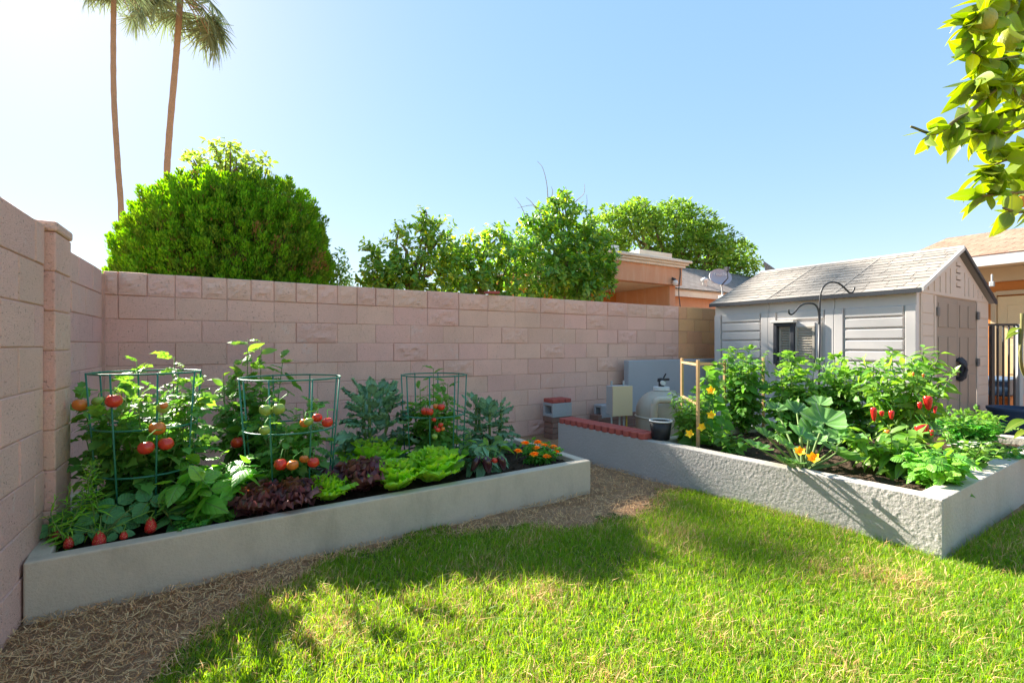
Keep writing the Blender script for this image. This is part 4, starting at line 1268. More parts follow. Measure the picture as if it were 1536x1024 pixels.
citrus('tall dense citrus tree with bare grey twigs on top, hiding the porch corner', atY(850, 6.9), [
    (845, 318, 8.2, .28), (838, 300, 8.2, .13), (820, 330, 8.1, .3), (800, 335, 8.0, .2), (865, 335, 8.3, .3), (885, 350, 8.4, .24), (790, 370, 7.9, .38), (830, 375, 8.0, .5), (870, 380, 8.2, .5), (900, 380, 8.3, .32),
    (915, 390, 8.3, .2), (850, 420, 7.7, .5), (890, 415, 7.9, .42), (810, 420, 7.6, .45), (905, 420, 8.0, .22), (890, 436, 7.6, .2), (845, 292, 8.2, .06), (868, 432, 7.5, .22)], 9000, .095,
    twigs=[[(822, 300, 8), (820, 275, 8), (814, 252, 8), (806, 242, 8)], [(790, 330, 8), (782, 310, 8), (772, 296, 8)], [(806, 315, 8), (797, 303, 8), (789, 296, 8)], [(812, 318, 8.1), (800, 308, 8.1), (776, 312, 8.1)],
           [(856, 310, 8.2), (866, 300, 8.2), (876, 290, 8.2), (877, 276, 8.2)], [(872, 320, 8.2), (880, 308, 8.2), (880, 292, 8.2)], [(826, 300, 8.2), (829, 288, 8.2), (827, 280, 8.2)], [(850, 305, 8), (851, 290, 8), (848, 280, 8)]], young=.08)

# --- big dense tree far behind the houses
ft = thing('dense_tree', P3(1015, 517, 20) * np.array([1, 1, 0]), 'broad dense green tree far behind the flat roofed house', 'tree')
pts = [(905, 350, .9), (930, 340, .9), (955, 330, .8), (950, 318, .5), (985, 335, .8), (1015, 325, .75), (1018, 316, .45), (1045, 335, .7), (1062, 345, .55), (1075, 355, .6), (1095, 372, .55), (1110, 380, .5), (1130, 395, .35), (960, 370, 1.2), (1010, 365, 1.2), (1050, 380, 1.1),
       (1085, 395, .8), (910, 380, 1.0), (1000, 410, 1.3), (1060, 410, 1.1), (1115, 402, .5), (1040, 322, .3), (975, 322, .35), (940, 325, .35)]
bl = []
for px, py, r in pts:
    c = P3(px, py, 20 + rng.uniform(-1, 1)); bl.append((c, r, .85))
    for j in range(5): bl.append((c + rdir(1)[0] * r * .85, r * rng.uniform(.25, .42), .8))
g = MB(); crown(g, bl, 16000, .21, L_small, 0, .75, .9, .3, .7); g.build('foliage', [M_far], ft)
g = MB(); branches(g, P3(1015, 517, 20) * np.array([1, 1, 0]), P3(1010, 390, 20), bl[::6], .3); g.build('trunk', [M_bark], ft)

# --- two tall fan palms
def palm(label, tr_px, cpx, s, seed, fr, k_=1.0):
    r = np.random.default_rng(seed)
    base = P3(tr_px[0][0], tr_px[0][1], s); b0 = base.copy(); b0[2] = 0
    pt = thing('fan_palm', b0, label, 'palm tree')
    cr = P3(cpx[0], cpx[1], s)
    path = curve([b0] + [P3(px, py, s) for px, py in tr_px] + [cr], 8)
    k = len(path)
    rad = (.5 if k_ < 1 else .95) * np.linspace(.21, .19, k) * (1 + .05 * np.sin(np.arange(k) * 2.3))
    g = MB(); g.tube(path, rad, 12); g.build('trunk', [M_palmbark], pt, smooth=True)
    seg = leaf_tpl(.03, 3, .3, .22, .6)
    for az, el, L, dry in fr:
        L *= k_
        d = np.array([math.cos(az) * math.cos(el), math.sin(az) * math.cos(el), math.sin(el)])
        tip = cr + d * L * .9 + np.array([0, 0, -.25 * L])
        g = MB(); pp_ = curve([cr, cr + d * L * .5 + np.array([0, 0, .03]), tip], 4); g.tube(pp_, k_ * np.linspace(.035, .016, len(pp_)), 5, 1)
        ax = norm(pp_[-1] - pp_[-3]); sidev = norm(np.cross(ax, np.array([0, 0, 1.0]) + .15 * rdir(1)[0])); up = np.cross(sidev, ax)
        n = 34
        th = np.linspace(-2.1, 2.1, n) + r.normal(0, .03, n)
        ld = norm(np.cos(th)[:, None] * ax + np.sin(th)[:, None] * sidev + up * r.normal(.0, .08, n)[:, None] + np.array([0, 0, -.25]))
        nn = np.tile(up, (n, 1)) + r.normal(0, .25, (n, 3))
        g.inst(seg, np.tile(tip, (n, 1)), frames(ld, nn), k_ * r.uniform(.85, 1.15, n) * (1.25 - .25 * np.abs(th) / 2.1), 0)
        g.build('frond', [M_palmd if dry else M_palm, M_palmbark], pt)
    return pt
def fronds(seed, n):
    r = np.random.default_rng(seed); out = []
    for i in range(n):
        el = r.uniform(-.75, .9); out.append((i * 2.4 + r.uniform(-.3, .3), el, r.uniform(1.2, 1.7), False))
    return out
palm('tall straight fan palm with thin trunk, left of the two palms', [(182, 335), (177, 250), (171, 150), (170, 60)], (171, -20), 20, 3, fronds(3, 18), .7)
palm('tall curved fan palm whose trunk leans right at its crown', [(250, 292), (253, 215), (262, 110), (267, 50)], (271, -8), 33, 5, fronds(8, 26), 1.75)

# --- foreground citrus branch, upper right
M_lemleaf = leafmat('lemon_leaf', (.15, .205, .014), (.11, .175, .018), .3, .42, None, .35, .45, vein=(.21, .27, .04), vk=5, hue=.02, side=2.0, vs=.0)
M_lemon = plain('green_lemon', (.34, .36, .03), .45, .5, .12, 12, bump=(160, .002))
M_orng = plain('small_orange', (.70, .27, .03), .45, .5, .1, 12, bump=(160, .002))
M_greenbark = plain('green_twig', (.17, .16, .06), .8, .2, .2, 30)
lt = thing('lemon_tree', (2.55, .25, 0), 'sunlit lemon tree hanging into view at the upper right', 'tree')
L_big = [leaf_tpl(wd, 8, fo, dr, .82, .9) for wd, fo, dr in ((.27, .25, .2), (.24, .35, .5), (.29, .12, -.1))]
tb = np.array([2.55, .25, 0])
gb = MB(); gl = MB()
gb.tube(curve([tb, tb + np.array([-.03, .03, .8]), tb + np.array([.02, .02, 1.5]), tb + np.array([-.1, .1, 2.3])], 5), np.linspace(.07, .012, 16), 10)
hub = tb + np.array([0, .02, 1.5])
brs = []
def lem_branch(pts, n, s0=.066):
    n = int(n * 3.3)
    P = curve(pts, 8); gb.tube(P, np.linspace(.007, .0025, len(P)), 6)
    idx = rng.uniform(.12, 1, n) * (len(P) - 1)
    i0 = np.minimum(idx.astype(int), len(P) - 2); f = (idx - i0)[:, None]
    pos = P[i0] * (1 - f) + P[i0 + 1] * f
    ax = norm(P[i0 + 1] - P[i0])
    rd = rdir(n); lat = norm(rd - ax * (rd * ax).sum(1)[:, None])
    ld = norm(ax * .5 + lat * .9 + np.array([0, 0, -.15])); nn = norm(np.array([0, 0, .8]) + rdir(n) * .7)
    for q in range(3):
        m = rng.integers(0, 3, n) == q
        gl.inst(L_big[q], pos[m], frames(ld[m], nn[m]), s0 * rng.uniform(.6, 1.15, m.sum()))
far = lambda px, py, s: P3(px, py, s)
lem_branch([hub, far(1540, 150, 1.2), far(1450, 172, 1.1), far(1405, 200, 1.1), far(1366, 190, 1.1)], 10, .062)
for pts, n in (([far(1620, 30, 1.25), far(1530, 20, 1.15), far(1480, 28, 1.1), far(1452, 40, 1.1)], 26), ([far(1620, 70, 1.3), far(1530, 85, 1.2), far(1485, 90, 1.15), far(1458, 78, 1.1)], 30),
               ([far(1620, 120, 1.3), far(1530, 130, 1.2), far(1490, 125, 1.15), far(1462, 120, 1.1)], 30), ([far(1620, 170, 1.3), far(1540, 190, 1.15), far(1490, 200, 1.1), far(1448, 192, 1.1)], 26),
               ([far(1620, 220, 1.3), far(1560, 240, 1.2), far(1508, 240, 1.1), far(1476, 264, 1.1)], 20), ([far(1620, 260, 1.3), far(1550, 285, 1.2), far(1508, 290, 1.12), far(1474, 294, 1.1)], 16),
               ([far(1640, 290, 1.3), far(1570, 310, 1.2), far(1530, 318, 1.15), far(1505, 312, 1.1)], 12), ([far(1620, -40, 1.3), far(1540, -20, 1.2), far(1500, -5, 1.15), far(1475, 6, 1.12)], 26),
               ([far(1640, 150, 1.5), far(1560, 60, 1.4), far(1510, 60, 1.4)], 40), ([far(1640, 190, 1.5), far(1560, 160, 1.45), far(1520, 165, 1.4)], 40), ([far(1660, 240, 1.5), far(1570, 230, 1.4), far(1530, 235, 1.4)], 26)):
    lem_branch([hub] + pts if n != 40 else pts, n)
for a, e, L in ((.1, .3, .7), (-.9, .4, .75), (-2.2, .7, .6), (-.3, .0, .8), (-1.6, .2, .6), (-.5, .9, .6), (-1.3, .8, .7), (-.1, .6, .6)):
    d = np.array([math.cos(a) * math.cos(e), math.sin(a) * math.cos(e), math.sin(e)]); h0 = tb + np.array([-.05, .06, 1.75])
    lem_branch([h0, h0 + d * L * .5 + np.array([0, 0, .06]), h0 + d * L * .85, h0 + d * L + np.array([0, 0, -.08])], 20, .075)
gl.build('foliage', [M_lemleaf], lt, smooth=True); gb.build('trunk', [M_greenbark], lt, smooth=True)
def lemon(px, py, s, r, m, nm='lemon'):
    g = MB(); pr = [(max(.0008, r * math.sin(a) * (1 - .05 * math.cos(a))), r * 1.15 * -math.cos(a) + (.12 * r if a > 3 else 0)) for a in np.linspace(0, PI, 14)]
    g.lathe(pr, P3(px, py, s), 18); g.build(nm, [m], lt, smooth=True)
lemon(1474, 34, 1.08, .025, M_lemon); lemon(1512, 62, 1.24, .026, M_lemon); lemon(1531, 303, 1.15, .013, M_orng, 'orange_fruit'); lemon(1540, 140, 1.25, .026, M_lemon)
# low shoot of the same tree at the right edge
gl = MB(); gb = MB()
P = curve([tb + np.array([-.02, .01, .85]), P3(1590, 590, 1.3), P3(1536, 560, 1.12), P3(1533, 470, 1.12)], 8); gb.tube(P, .0035, 6)
for px, py, yaw, s_ in ((1530, 492, 2.7, .03), (1530, 499, 2.9, .032), (1540, 630, 2.6, .05), (1544, 646, 2.8, .035), (1545, 490, .3, .05)):
    q = P3(px, py, 1.12); d = np.array([*(R2 * math.cos(yaw)), -.25 * abs(math.sin(yaw))]); gl.inst(L_big[1], q[None], frames(norm(d)[None], norm(np.array([[.2, -.4, .9]]))), np.array([s_]))
gl.build('low_shoot_leaves', [M_lemleaf], lt, smooth=True); gb.build('low_shoot', [M_greenbark], lt, smooth=True)
# ------------------------------------------------------------------ vegetables
SZL, SZR = .222, .292                     # soil heights
M_tom = leafmat('tomato_leaf', (.06, .16, .026), (.095, .205, .034), .3, .32, None, .5, .3, hue=.015, side=2.2)
M_toml = leafmat('tomato_leaf_young', (.12, .23, .035), (.09, .19, .03), .25, .35, None, .5, .3, hue=.015, side=2.2)
M_stem = plain('green_stem', (.15, .23, .06), .6, .3, .2, 25)
M_pep = leafmat('pepper_leaf', (.07, .165, .02), (.12, .22, .03), .3, .38, None, .35, .45, vs=.12, vein=(.13, .22, .06), vk=5, hue=.015, side=2.5)
M_basil = leafmat('basil_leaf', (.085, .24, .025), (.12, .29, .035), .2, .3, None, .4, .4, vein=(.15, .32, .07), vk=5, hue=.012, side=2.2, bumpd=.002)
M_straw_l = leafmat('strawberry_leaf', (.055, .18, .05), (.075, .21, .06), .2, .22, None, .45, .4, vein=(.09, .22, .08), vk=6, hue=.012, side=2.2, bumpd=.0015, vs=.3)
M_kale = leafmat('kale_leaf', (.11, .215, .105), (.15, .265, .135), .25, .22, None, .5, .35, vein=(.16, .26, .17), vk=4, hue=.012, side=2.0)
M_let = leafmat('green_lettuce', (.26, .46, .035), (.33, .54, .05), .15, .35, None, .45, .35, vein=(.42, .58, .14), vk=3, hue=.012, side=1.6)
M_redl = leafmat('red_lettuce', (.13, .05, .055), (.18, .075, .065), .35, .22, None, .4, .45, vein=(.14, .09, .05), vk=3, hue=.02, side=2.0)
M_redh = leafmat('red_lettuce_heart', (.16, .05, .03), (.19, .085, .03), .3, .25, None, .4, .45, hue=.02, side=2.0)
M_herb = leafmat('tarragon_leaf', (.13, .29, .025), (.18, .35, .035), .2, .35, None, .5, .3, hue=.012, side=2.0)
M_pars = leafmat('parsley_leaf', (.05, .20, .03), (.08, .25, .035), .2, .3, None, .5, .3, hue=.012, side=2.2)
M_zuc = None
M_tomr = plain('ripe_tomato', (.62, .045, .018), .22, .55, .08, 14, fine=.02)
M_tomo = plain('orange_tomato', (.70, .20, .03), .25, .55, .1, 14, fine=.02)
M_tomg = plain('green_tomato', (.30, .42, .07), .28, .5, .1, 14, fine=.02)
M_egg = plain('eggplant_skin', (.05, .012, .02), .2, .6, .25, 14, fine=.02)
M_pepr = plain('red_pepper', (.58, .02, .018), .18, .6, .1, 16, fine=.02)
M_cal = leafmat('calyx', (.12, .26, .04), (.16, .32, .06), .2, .25, None, .5, .3)
M_cage = plain('green_wire', (.03, .19, .115), .4, .5, .12, 20)
M_wood = plain('pale_wood', (.52, .33, .15), .7, .25, .15, 14, fine=.12)

TOMS = [compound_tpl(k, 3, dr, .36, .24, 1.0) for k, dr in enumerate((.15, .45, .75, .3))]
PEPS = [leaf_tpl(.23, 5, .25, dr, .8, 1.0, 0, .02) for dr in (.25, .6, .9)]
BAS = [leaf_tpl(.36, 6, -.22, dr, .75, .8, 0, .02) for dr in (.45, .9, .2)]
VINE = [leaf_tpl(.42, 5, .1, dr, .62, .7, .12, .03) for dr in (.3, .6)]
NARROW = [leaf_tpl(.075, 3, .2, dr, .8) for dr in (.3, .7)]

def stems(base, n, h, spread, wob=.03, r=None, hv=.2):
    out = []
    for i in range(n):
        a = 2 * PI * i / n + rng.uniform(-.5, .5); sp = spread * rng.uniform(.35, 1.05); hh = h * rng.uniform(1 - hv, 1.02)
        k = 8; ph = rng.uniform(0, 6)
        P = []
        for j in range(k):
            t = j / (k - 1)
            P.append(base + np.array([math.cos(a) * sp * t ** .8 + wob * math.sin(ph + 5 * t) * t, math.sin(a) * sp * t ** .8 + wob * math.cos(ph + 4 * t) * t, hh * t - .25 * sp * t * t]))
        out.append(np.array(P))
    return out

def leafy(mb, paths, tpls, gap, L, t0=.12, el=.35, taper=.45, mat=0, young=None, bounds=None, up=.8, jit=.35):
    pos = []; ld = []; sc = []; yg = []
    for P in paths:
        seg = np.linalg.norm(np.diff(P, axis=0), axis=1); cum = np.concatenate([[0], np.cumsum(seg)]); T = cum[-1]
        n = max(2, int(T * (1 - t0) / gap)); a0 = rng.uniform(0, 6)
        for i in range(n):
            t = t0 + (1 - t0) * (i + .5) / n
            q = np.array([np.interp(t * T, cum, P[:, c]) for c in range(3)])
            az = a0 + i * 2.4 + rng.uniform(-.4, .4); e = el * (1 if t > .4 else .3) + rng.normal(0, .25) + (.5 if t > .92 else 0)
            pos.append(q); ld.append((math.cos(az) * math.cos(e), math.sin(az) * math.cos(e), math.sin(e)))
            sc.append(L * (1 - taper * max(0, t - .4) / .6) * rng.uniform(.65, 1.15)); yg.append(t)
    pos = np.array(pos); ld = np.array(ld); sc = np.array(sc); yg = np.array(yg)
    if bounds is not None:
        tip = pos + ld * sc[:, None]; ok = np.array([bounds(a) for a in tip])
        pos, ld, sc, yg = pos[ok], ld[ok], sc[ok], yg[ok]
    nn = norm(np.array([0, 0, up]) + rng.normal(0, jit, (len(pos), 3)))
    kk = rng.integers(0, len(tpls), len(pos))
    mt = np.full(len(pos), mat) if young is None else np.where(yg + rng.normal(0, .12, len(yg)) > young, mat + 1, mat)
    for q in range(len(tpls)):
        for m in np.unique(mt):
            s = (kk == q) & (mt == m)
            if s.any(): mb.inst(tpls[q], pos[s], frames(ld[s], nn[s]), sc[s], int(m))

def in_yard(p): return p[1] < 5.2 and p[0] > (-.72 if p[1] < 3.45 else -.85)

def bushy(name, label, cat, base, n, h, spread, tpls, gap, L, mats, young=None, group=None, el=.35, wob=.03, sr=.006, extra=(), hv=.2, taper=.45, bounds=in_yard, t0=.12):
    th = thing(name, base, label, cat, group)
    base = np.array(base)
    ps = stems(base, n, h, spread, wob, hv=hv)
    for tip in extra:                      # taller shoots to given points
        tip = np.array(tip); ps.append(curve([base, base + (tip - base) * np.array([.8, .8, .45]) + rng.normal(0, .02, 3), tip], 5))
    g = MB(); leafy(g, ps, tpls, gap, L, t0=t0, el=el, young=young, bounds=bounds, taper=taper); g.build('foliage', mats, th, smooth=True)
    g = MB()
    for P in ps: g.tube(P, np.linspace(sr, sr * .4, len(P)), 5)
    g.build('stem', [M_stem], th, smooth=True)
    return th

def calyx(mb, c, r, n=6, up=1.0):
    t = leaf_tpl(.16, 2, .2, .35, .6)
    a = np.arange(n) * 2 * PI / n + rng.uniform(0, 1)
    ld = np.stack([np.cos(a), np.sin(a), np.full(n, .15)], 1)
    mb.inst(t, np.tile(c, (n, 1)), frames(ld, np.tile([0, 0, 1.0], (n, 1))), np.full(n, r * .95), 0)

def tomato(th, px, py, dpx, s, mat):
    r = dpx * s / FPX / 2 * (.12 + .88 * xk(px)); c = P3(px, py, s)
    ph = rng.uniform(0, 6)
    pr = []
    for a in np.linspace(0, PI, 15):
        q = r * math.sin(a) ** .92 * 1.02; z = -r * .93 * math.cos(a)
        if a > 2.6: z -= r * .16 * (a - 2.6) / .54
        pr.append((max(q, .0008), z))
    g = MB(); g.lathe(pr, (0, 0, 0), 24, 0, None)
    v = g.v[0]; an = np.arctan2(v[:, 1], v[:, 0]); top = np.clip(v[:, 2] / r, 0, 1)
    v[:, :2] *= (1 + .045 * top * np.cos(5 * an + ph))[:, None]
    tl = rng.normal(0, .07, 2); v[:, 0] += tl[0] * v[:, 2]; v[:, 1] += tl[1] * v[:, 2]
    g.v[0] = v + c
    o = g.build('tomato', [mat], th, smooth=True)
    k = MB(); topc = c + np.array([tl[0] * r * .7, tl[1] * r * .7, r * .74])
    calyx(k, topc, r * .9); k.tube([topc, topc + np.array([.1 * r, .15 * r, r * .7]), topc + np.array([rng.normal(0, r * .5) + F2[0] * r, F2[1] * r * 1.2, r * 1.5]), topc + np.array([F2[0] * (r + .07), F2[1] * (r + .07), r * 1.2])], .0028, 5)
    k.build('calyx', [M_cal], o)

def xk(px): return 1 / math.sqrt(1 + ((px - 768) / FPX) ** 2)
# ---------------- tomato cages
def cage(label, px, s, rt_px, rb_px, ytop, ymid, ybot, nv):
    c = W(px, s); rt = rt_px * s / FPX * xk(px) * .97; rb = rb_px * s / FPX * xk(px) * .97
    z = [P3(px, y, s)[2] for y in (ytop, ymid, ybot)]
    th = thing('tomato_cage', (c[0], c[1], SZL), label, 'tomato cage', 'green wire tomato cages')
    for zz in z:
        r = rb + (rt - rb) * (zz - z[2]) / (z[0] - z[2])
        g = MB(); g.ring((c[0], c[1], zz), r, .0055, 56); g.build('ring', [M_cage], th, smooth=True)
    for k in range(nv):
        a = 2 * PI * (k + .35) / nv
        e = (SZL - .06 - z[2]) / (z[0] - z[2]); r2 = rb + (rt - rb) * e
        g = MB(); g.tube([(c[0] + math.cos(a) * (rt + .009), c[1] + math.sin(a) * (rt + .009), z[0] + .006), (c[0] + math.cos(a) * (r2 + .009), c[1] + math.sin(a) * (r2 + .009), SZL - .06)], .0048, 6)
        g.build('wire', [M_cage], th, smooth=True)
    return c
cA = cage('widest green wire tomato cage, at the left end beside the pilaster', 221, 2.68, 87, 74, 558, 636, 702, 8)
cB = cage('green wire tomato cage in the middle of the left bed behind red lettuces', 437, 3.08, 79, 66, 566, 640, 714, 8)
cC = cage('smallest green wire tomato cage, in front of the kale at the right', 651, 3.72, 49, 44, 562, 620, 676, 8)

def soilL(p): return np.array([p[0], p[1], SZL])
tA = bushy('tomato_plant', 'tomato plant with red and orange tomatoes inside the widest cage', 'tomato plant', soilL(cA), 9, .80, .31, TOMS, .03, .175, [M_tom, M_toml], young=.9, el=.25,
           extra=[P3(205, 540, 2.9), P3(262, 535, 2.9), P3(180, 560, 2.8), P3(288, 570, 2.9), P3(120, 590, 2.6), P3(130, 660, 2.55)])
for a in ((121, 607, 26, 2.5, M_tomo), (171, 601, 27, 2.42, M_tomr), (146, 601, 18, 2.6, M_tomg), (245, 611, 21, 2.5, M_tomg), (236, 642, 26, 2.52, M_tomo), (219, 671, 26, 2.4, M_tomr), (249, 665, 24, 2.46, M_tomr), (246, 608, 12, 2.46, M_tomo)): tomato(tA, *a)
tT = bushy('tomato_plant', 'tallest tomato plant, growing uncaged between two cages against pink wall', 'tomato plant', atY(375, 3.82, SZL), 6, .85, .22, TOMS + PEPS, .034, .17, [M_tom, M_toml], young=.88, el=.2,
           extra=[P3(372, 508, 3.35), P3(352, 545, 3.3), P3(425, 535, 3.4), P3(335, 560, 3.3), P3(392, 520, 3.4)])
tomato(tT, 356, 663, 20, 3.1, M_tomr)
tB = bushy('tomato_plant', 'tomato plant with green, orange and red tomatoes inside the middle cage', 'tomato plant', soilL(cB), 8, .60, .28, TOMS, .03, .155, [M_tom, M_toml], young=.8, el=.2,
           extra=[P3(410, 590, 3.1), P3(470, 595, 3.1)])
for a in ((398.6, 615, 20, 2.70, M_tomg), (418, 613, 20, 2.71, M_tomg), (397, 645, 17, 2.7, M_tomg), (457, 634, 15, 2.78, M_tomo), (463, 632, 14, 2.76, M_tomg), (476, 626, 15, 2.8, M_tomr), (491, 633, 17, 2.78, M_tomr), (421, 696, 20, 2.76, M_tomr), (439, 697, 18, 2.74, M_tomo), (456, 688, 14, 2.82, M_tomo), (470, 693, 18, 2.76, M_tomr)): tomato(tB, *a)
tC = bushy('tomato_plant', 'tomato plant with clusters of small red tomatoes inside the smallest cage', 'tomato plant', soilL(cC), 10, .62, .2, TOMS, .027, .145, [M_tom, M_toml], young=.7, el=.2,
           extra=[P3(630, 580, 3.7), P3(650, 552, 3.75), P3(672, 575, 3.8)])
for a in ((638, 616.5, 13, 3.48, M_tomr), (644.5, 617, 12, 3.46, M_tomr), (654, 609, 9, 3.5, M_tomo), (662, 610, 11, 3.48, M_tomr), (651, 629, 7, 3.48, M_tomr), (661, 637, 8, 3.48, M_tomr), (657, 644, 8, 3.47, M_tomr), (664, 643, 7, 3.5, M_tomo), (654, 641, 7, 3.5, M_tomr), (652, 654, 9, 3.46, M_tomg)): tomato(tC, *a)

# ---------------- lettuces
sh_let = lambda t: math.sin(PI * (.06 + .80 * t) ** 1.15) ** .7
def lettuce(label, px, py, wpx, s, mats, ruffle, freq, ht=.62, seed=0, n=30, cat='lettuce', group=None, cup=.45):
    R = wpx * s / FPX / 2 * 1.3; c = W(px, s, SZL)
    g = MB()
    for i in range(n):
        f = i / (n - 1)                                   # 0 outer, 1 heart
        yaw = i * 2.4 + rng.uniform(-.25, .25)
        pitch = .50 + .95 * f ** .8 + rng.uniform(-.1, .1)
        L = R * (1.12 - .38 * f) * rng.uniform(.9, 1.1); Wd = R * (.56 - .18 * f)
        q, uv = blade(L, Wd, sh_let, ruffle * R, freq, -.12 + .0 * f, cup * (.5 + f), 11, 11, rng.uniform(0, 6), .3, .26)
        q = place(q, c + np.array([math.cos(yaw), math.sin(yaw), 0]) * R * .06 * (1 - f) + np.array([0, 0, R * .1 * (1 - f) + R * ht * .35 * f]), yaw, pitch, rng.uniform(-.2, .2))
        g.grid(q, 1 if (len(mats) > 1 and f > .55 and rng.random() < .8) else 0, uv)
    return tag(g.build('lettuce', mats, smooth=True), label, cat, group)
lettuce('dark red frilly lettuce next to the basil, leftmost of the lettuces', 382, 755, 72, 2.70, [M_redl, M_redh], .17, 7)
lettuce('dark red frilly lettuce between the leftmost red lettuce and small green lettuce', 438, 746, 72, 2.80, [M_redl, M_redh], .17, 7)
lettuce('small bright green curly lettuce between two dark red lettuces', 492, 738, 64, 2.93, [M_let], .11, 5)
lettuce('dark red frilly lettuce with bronze heart beside the two front romaine heads', 540, 722, 76, 3.12, [M_redl, M_redh], .16, 7)
lettuce('bright green romaine head touching the rightmost red lettuce', 595, 718, 74, 3.14, [M_let], .07, 4, .8, n=26)
lettuce('largest bright green romaine head at the right end of the lettuces', 651, 708, 80, 3.32, [M_let], .07, 4, .8, n=28)
lettuce('bright green lettuce set back in front of the kale', 561, 680, 84, 3.5, [M_let], .07, 4, .8, n=28)

# ---------------- kale
sh_kale = lambda t: (.06 if t < .22 else math.sin(PI * ((t - .22) / .78) ** .8) ** .6)
def kale(label, base, n, h, R, Lr, group=None, cl=0):
    th = thing('kale_plant', base, label, 'kale', group); g = MB(); gs = MB()
    for i in range(n):
        f = i / (n - 1); yaw = i * 2.4 + rng.uniform(-.3, .3)
        z0 = h * (.12 + .78 * f); L = Lr * (1.05 - .55 * f) * rng.uniform(.85, 1.1); pitch = -.15 + 1.25 * f + rng.uniform(-.2, .2)
        q, uv = blade(L, L * .30, sh_kale, L * .10, 9, -.45 * (1 - f), .2, 13, 15, rng.uniform(0, 6), .02)
        off = np.array([math.cos(yaw), math.sin(yaw), 0]) * R * rng.uniform(0, .5) * (1 - .3 * f)
        p0 = np.array(base) + off + np.array([0, 0, z0])
        g.grid(place(q, p0, yaw, pitch, rng.uniform(-.3, .3)), 0, uv)
    for i in range(max(1, cl)):
        a = 2 * PI * i / max(1, cl); q = np.array(base) + np.array([math.cos(a), math.sin(a), 0]) * R * .3
        gs.tube([np.array(base) - np.array([0, 0, .02]), q + np.array([0, 0, h * .5]), q + np.array([0, 0, h * .95])], .012, 6)
    g.build('foliage', [M_kale], th, smooth=True); gs.build('stem', [M_stem], th, smooth=True)
kale('large blue green kale plant between the middle and smallest cages', atY(560, 3.72, SZL), 64, .66, .36, .30, cl=3)
kale('blue green kale plant behind the eggplant, right of the smallest cage', atY(735, 3.72, SZL), 60, .48, .38, .22, cl=3)
kale('tall narrow kale shoot at the right rim of the smallest cage', atY(708, 3.82, SZL), 26, .56, .14, .16, cl=1)

# ---------------- eggplant with fruit
ep = bushy('eggplant_plant', 'broad leaved eggplant bush with dark purple fruit on the soil', 'eggplant', atY(722, 3.27, SZL), 9, .30, .23, PEPS + BAS[:1], .026, .15, [M_kale, M_pep], young=.8, el=.3, extra=[P3(705, 648, 3.65), P3(752, 658, 3.7), P3(690, 670, 3.5)])
def eggp(px, py, w, h, s, tilt):
    r = w * s / FPX / 2; L = h * s / FPX; c = P3(px, py, s)
    pr = [(max(.001, r * math.sin(a) ** .8 * (.78 + .22 * -math.cos(a))), -L / 2 * math.cos(a)) for a in np.linspace(0, PI, 14)]
    g = MB(); g.lathe(pr, (0, 0, 0), 18); v = g.v[0]; v[:, 0] += tilt * v[:, 2]; g.v[0] = v + c
    o = g.build('eggplant', [M_egg], ep, smooth=True); k = MB(); calyx(k, c + np.array([tilt * L / 2, 0, L * .46]), r * 1.1, 5); k.build('calyx', [M_cal], o)
eggp(713, 695, 15, 22, 3.42, .5); eggp(731, 697, 19, 26, 3.38, -.15); eggp(753, 694, 16, 22, 3.42, -.3)
tomato(ep, 742, 690, 9, 3.4, M_tomr)

# ---------------- marigold
M_mar = leafmat('marigold_petal', (.85, .27, .01), (.90, .40, .015), .12, .25, None, .6, .2, hue=.01, side=1.3)
mg = bushy('marigold', 'orange marigold clump in the right corner of the left bed', 'flowers', atY(808, 3.27, SZL), 18, .19, .25, TOMS, .016, .07, [M_pars], el=.5, extra=[P3(788, 668, 3.95), P3(830, 676, 3.95)])
PET = leaf_tpl(.42, 2, .2, .3, .6, .6)
def pompom(th, c, r, mat, name='flower'):
    g = MB()
    for lay, (el, L, n) in enumerate(((.12, 1.0, 13), (.35, .9, 13), (.65, .75, 11), (.95, .55, 9), (1.3, .35, 6))):
        a = np.arange(n) * 2 * PI / n + rng.uniform(0, 3); e = el + rng.normal(0, .08, n)
        ld = np.stack([np.cos(a) * np.cos(e), np.sin(a) * np.cos(e), np.sin(e)], 1)
        nn = np.stack([-np.cos(a) * np.sin(e), -np.sin(a) * np.sin(e), np.cos(e)], 1) + rng.normal(0, .15, (n, 3))
        g.inst(PET, np.tile(c, (n, 1)), frames(ld, nn), r * L * rng.uniform(.9, 1.1, n))
    o = g.build(name, [mat], th, smooth=True)
    k = MB(); k.tube([c - np.array([0, 0, .005]), c - np.array([.004, -.02, .07])], .003, 5); k.build('flower_stalk', [M_stem], o)
for px, py, d, s in ((788, 663, 14, 3.98), (807, 662, 14, 4.05), (817, 667, 14, 4.0), (804, 670, 12, 3.9), (777, 674.5, 13, 3.85), (802, 679.5, 15, 3.8), (820, 683, 14, 3.8), (830, 669, 14, 3.95), (835, 676, 13, 3.9)):
    pompom(mg, P3(px, py + 1, s), d * s / FPX / 2 * 1.1, M_mar)

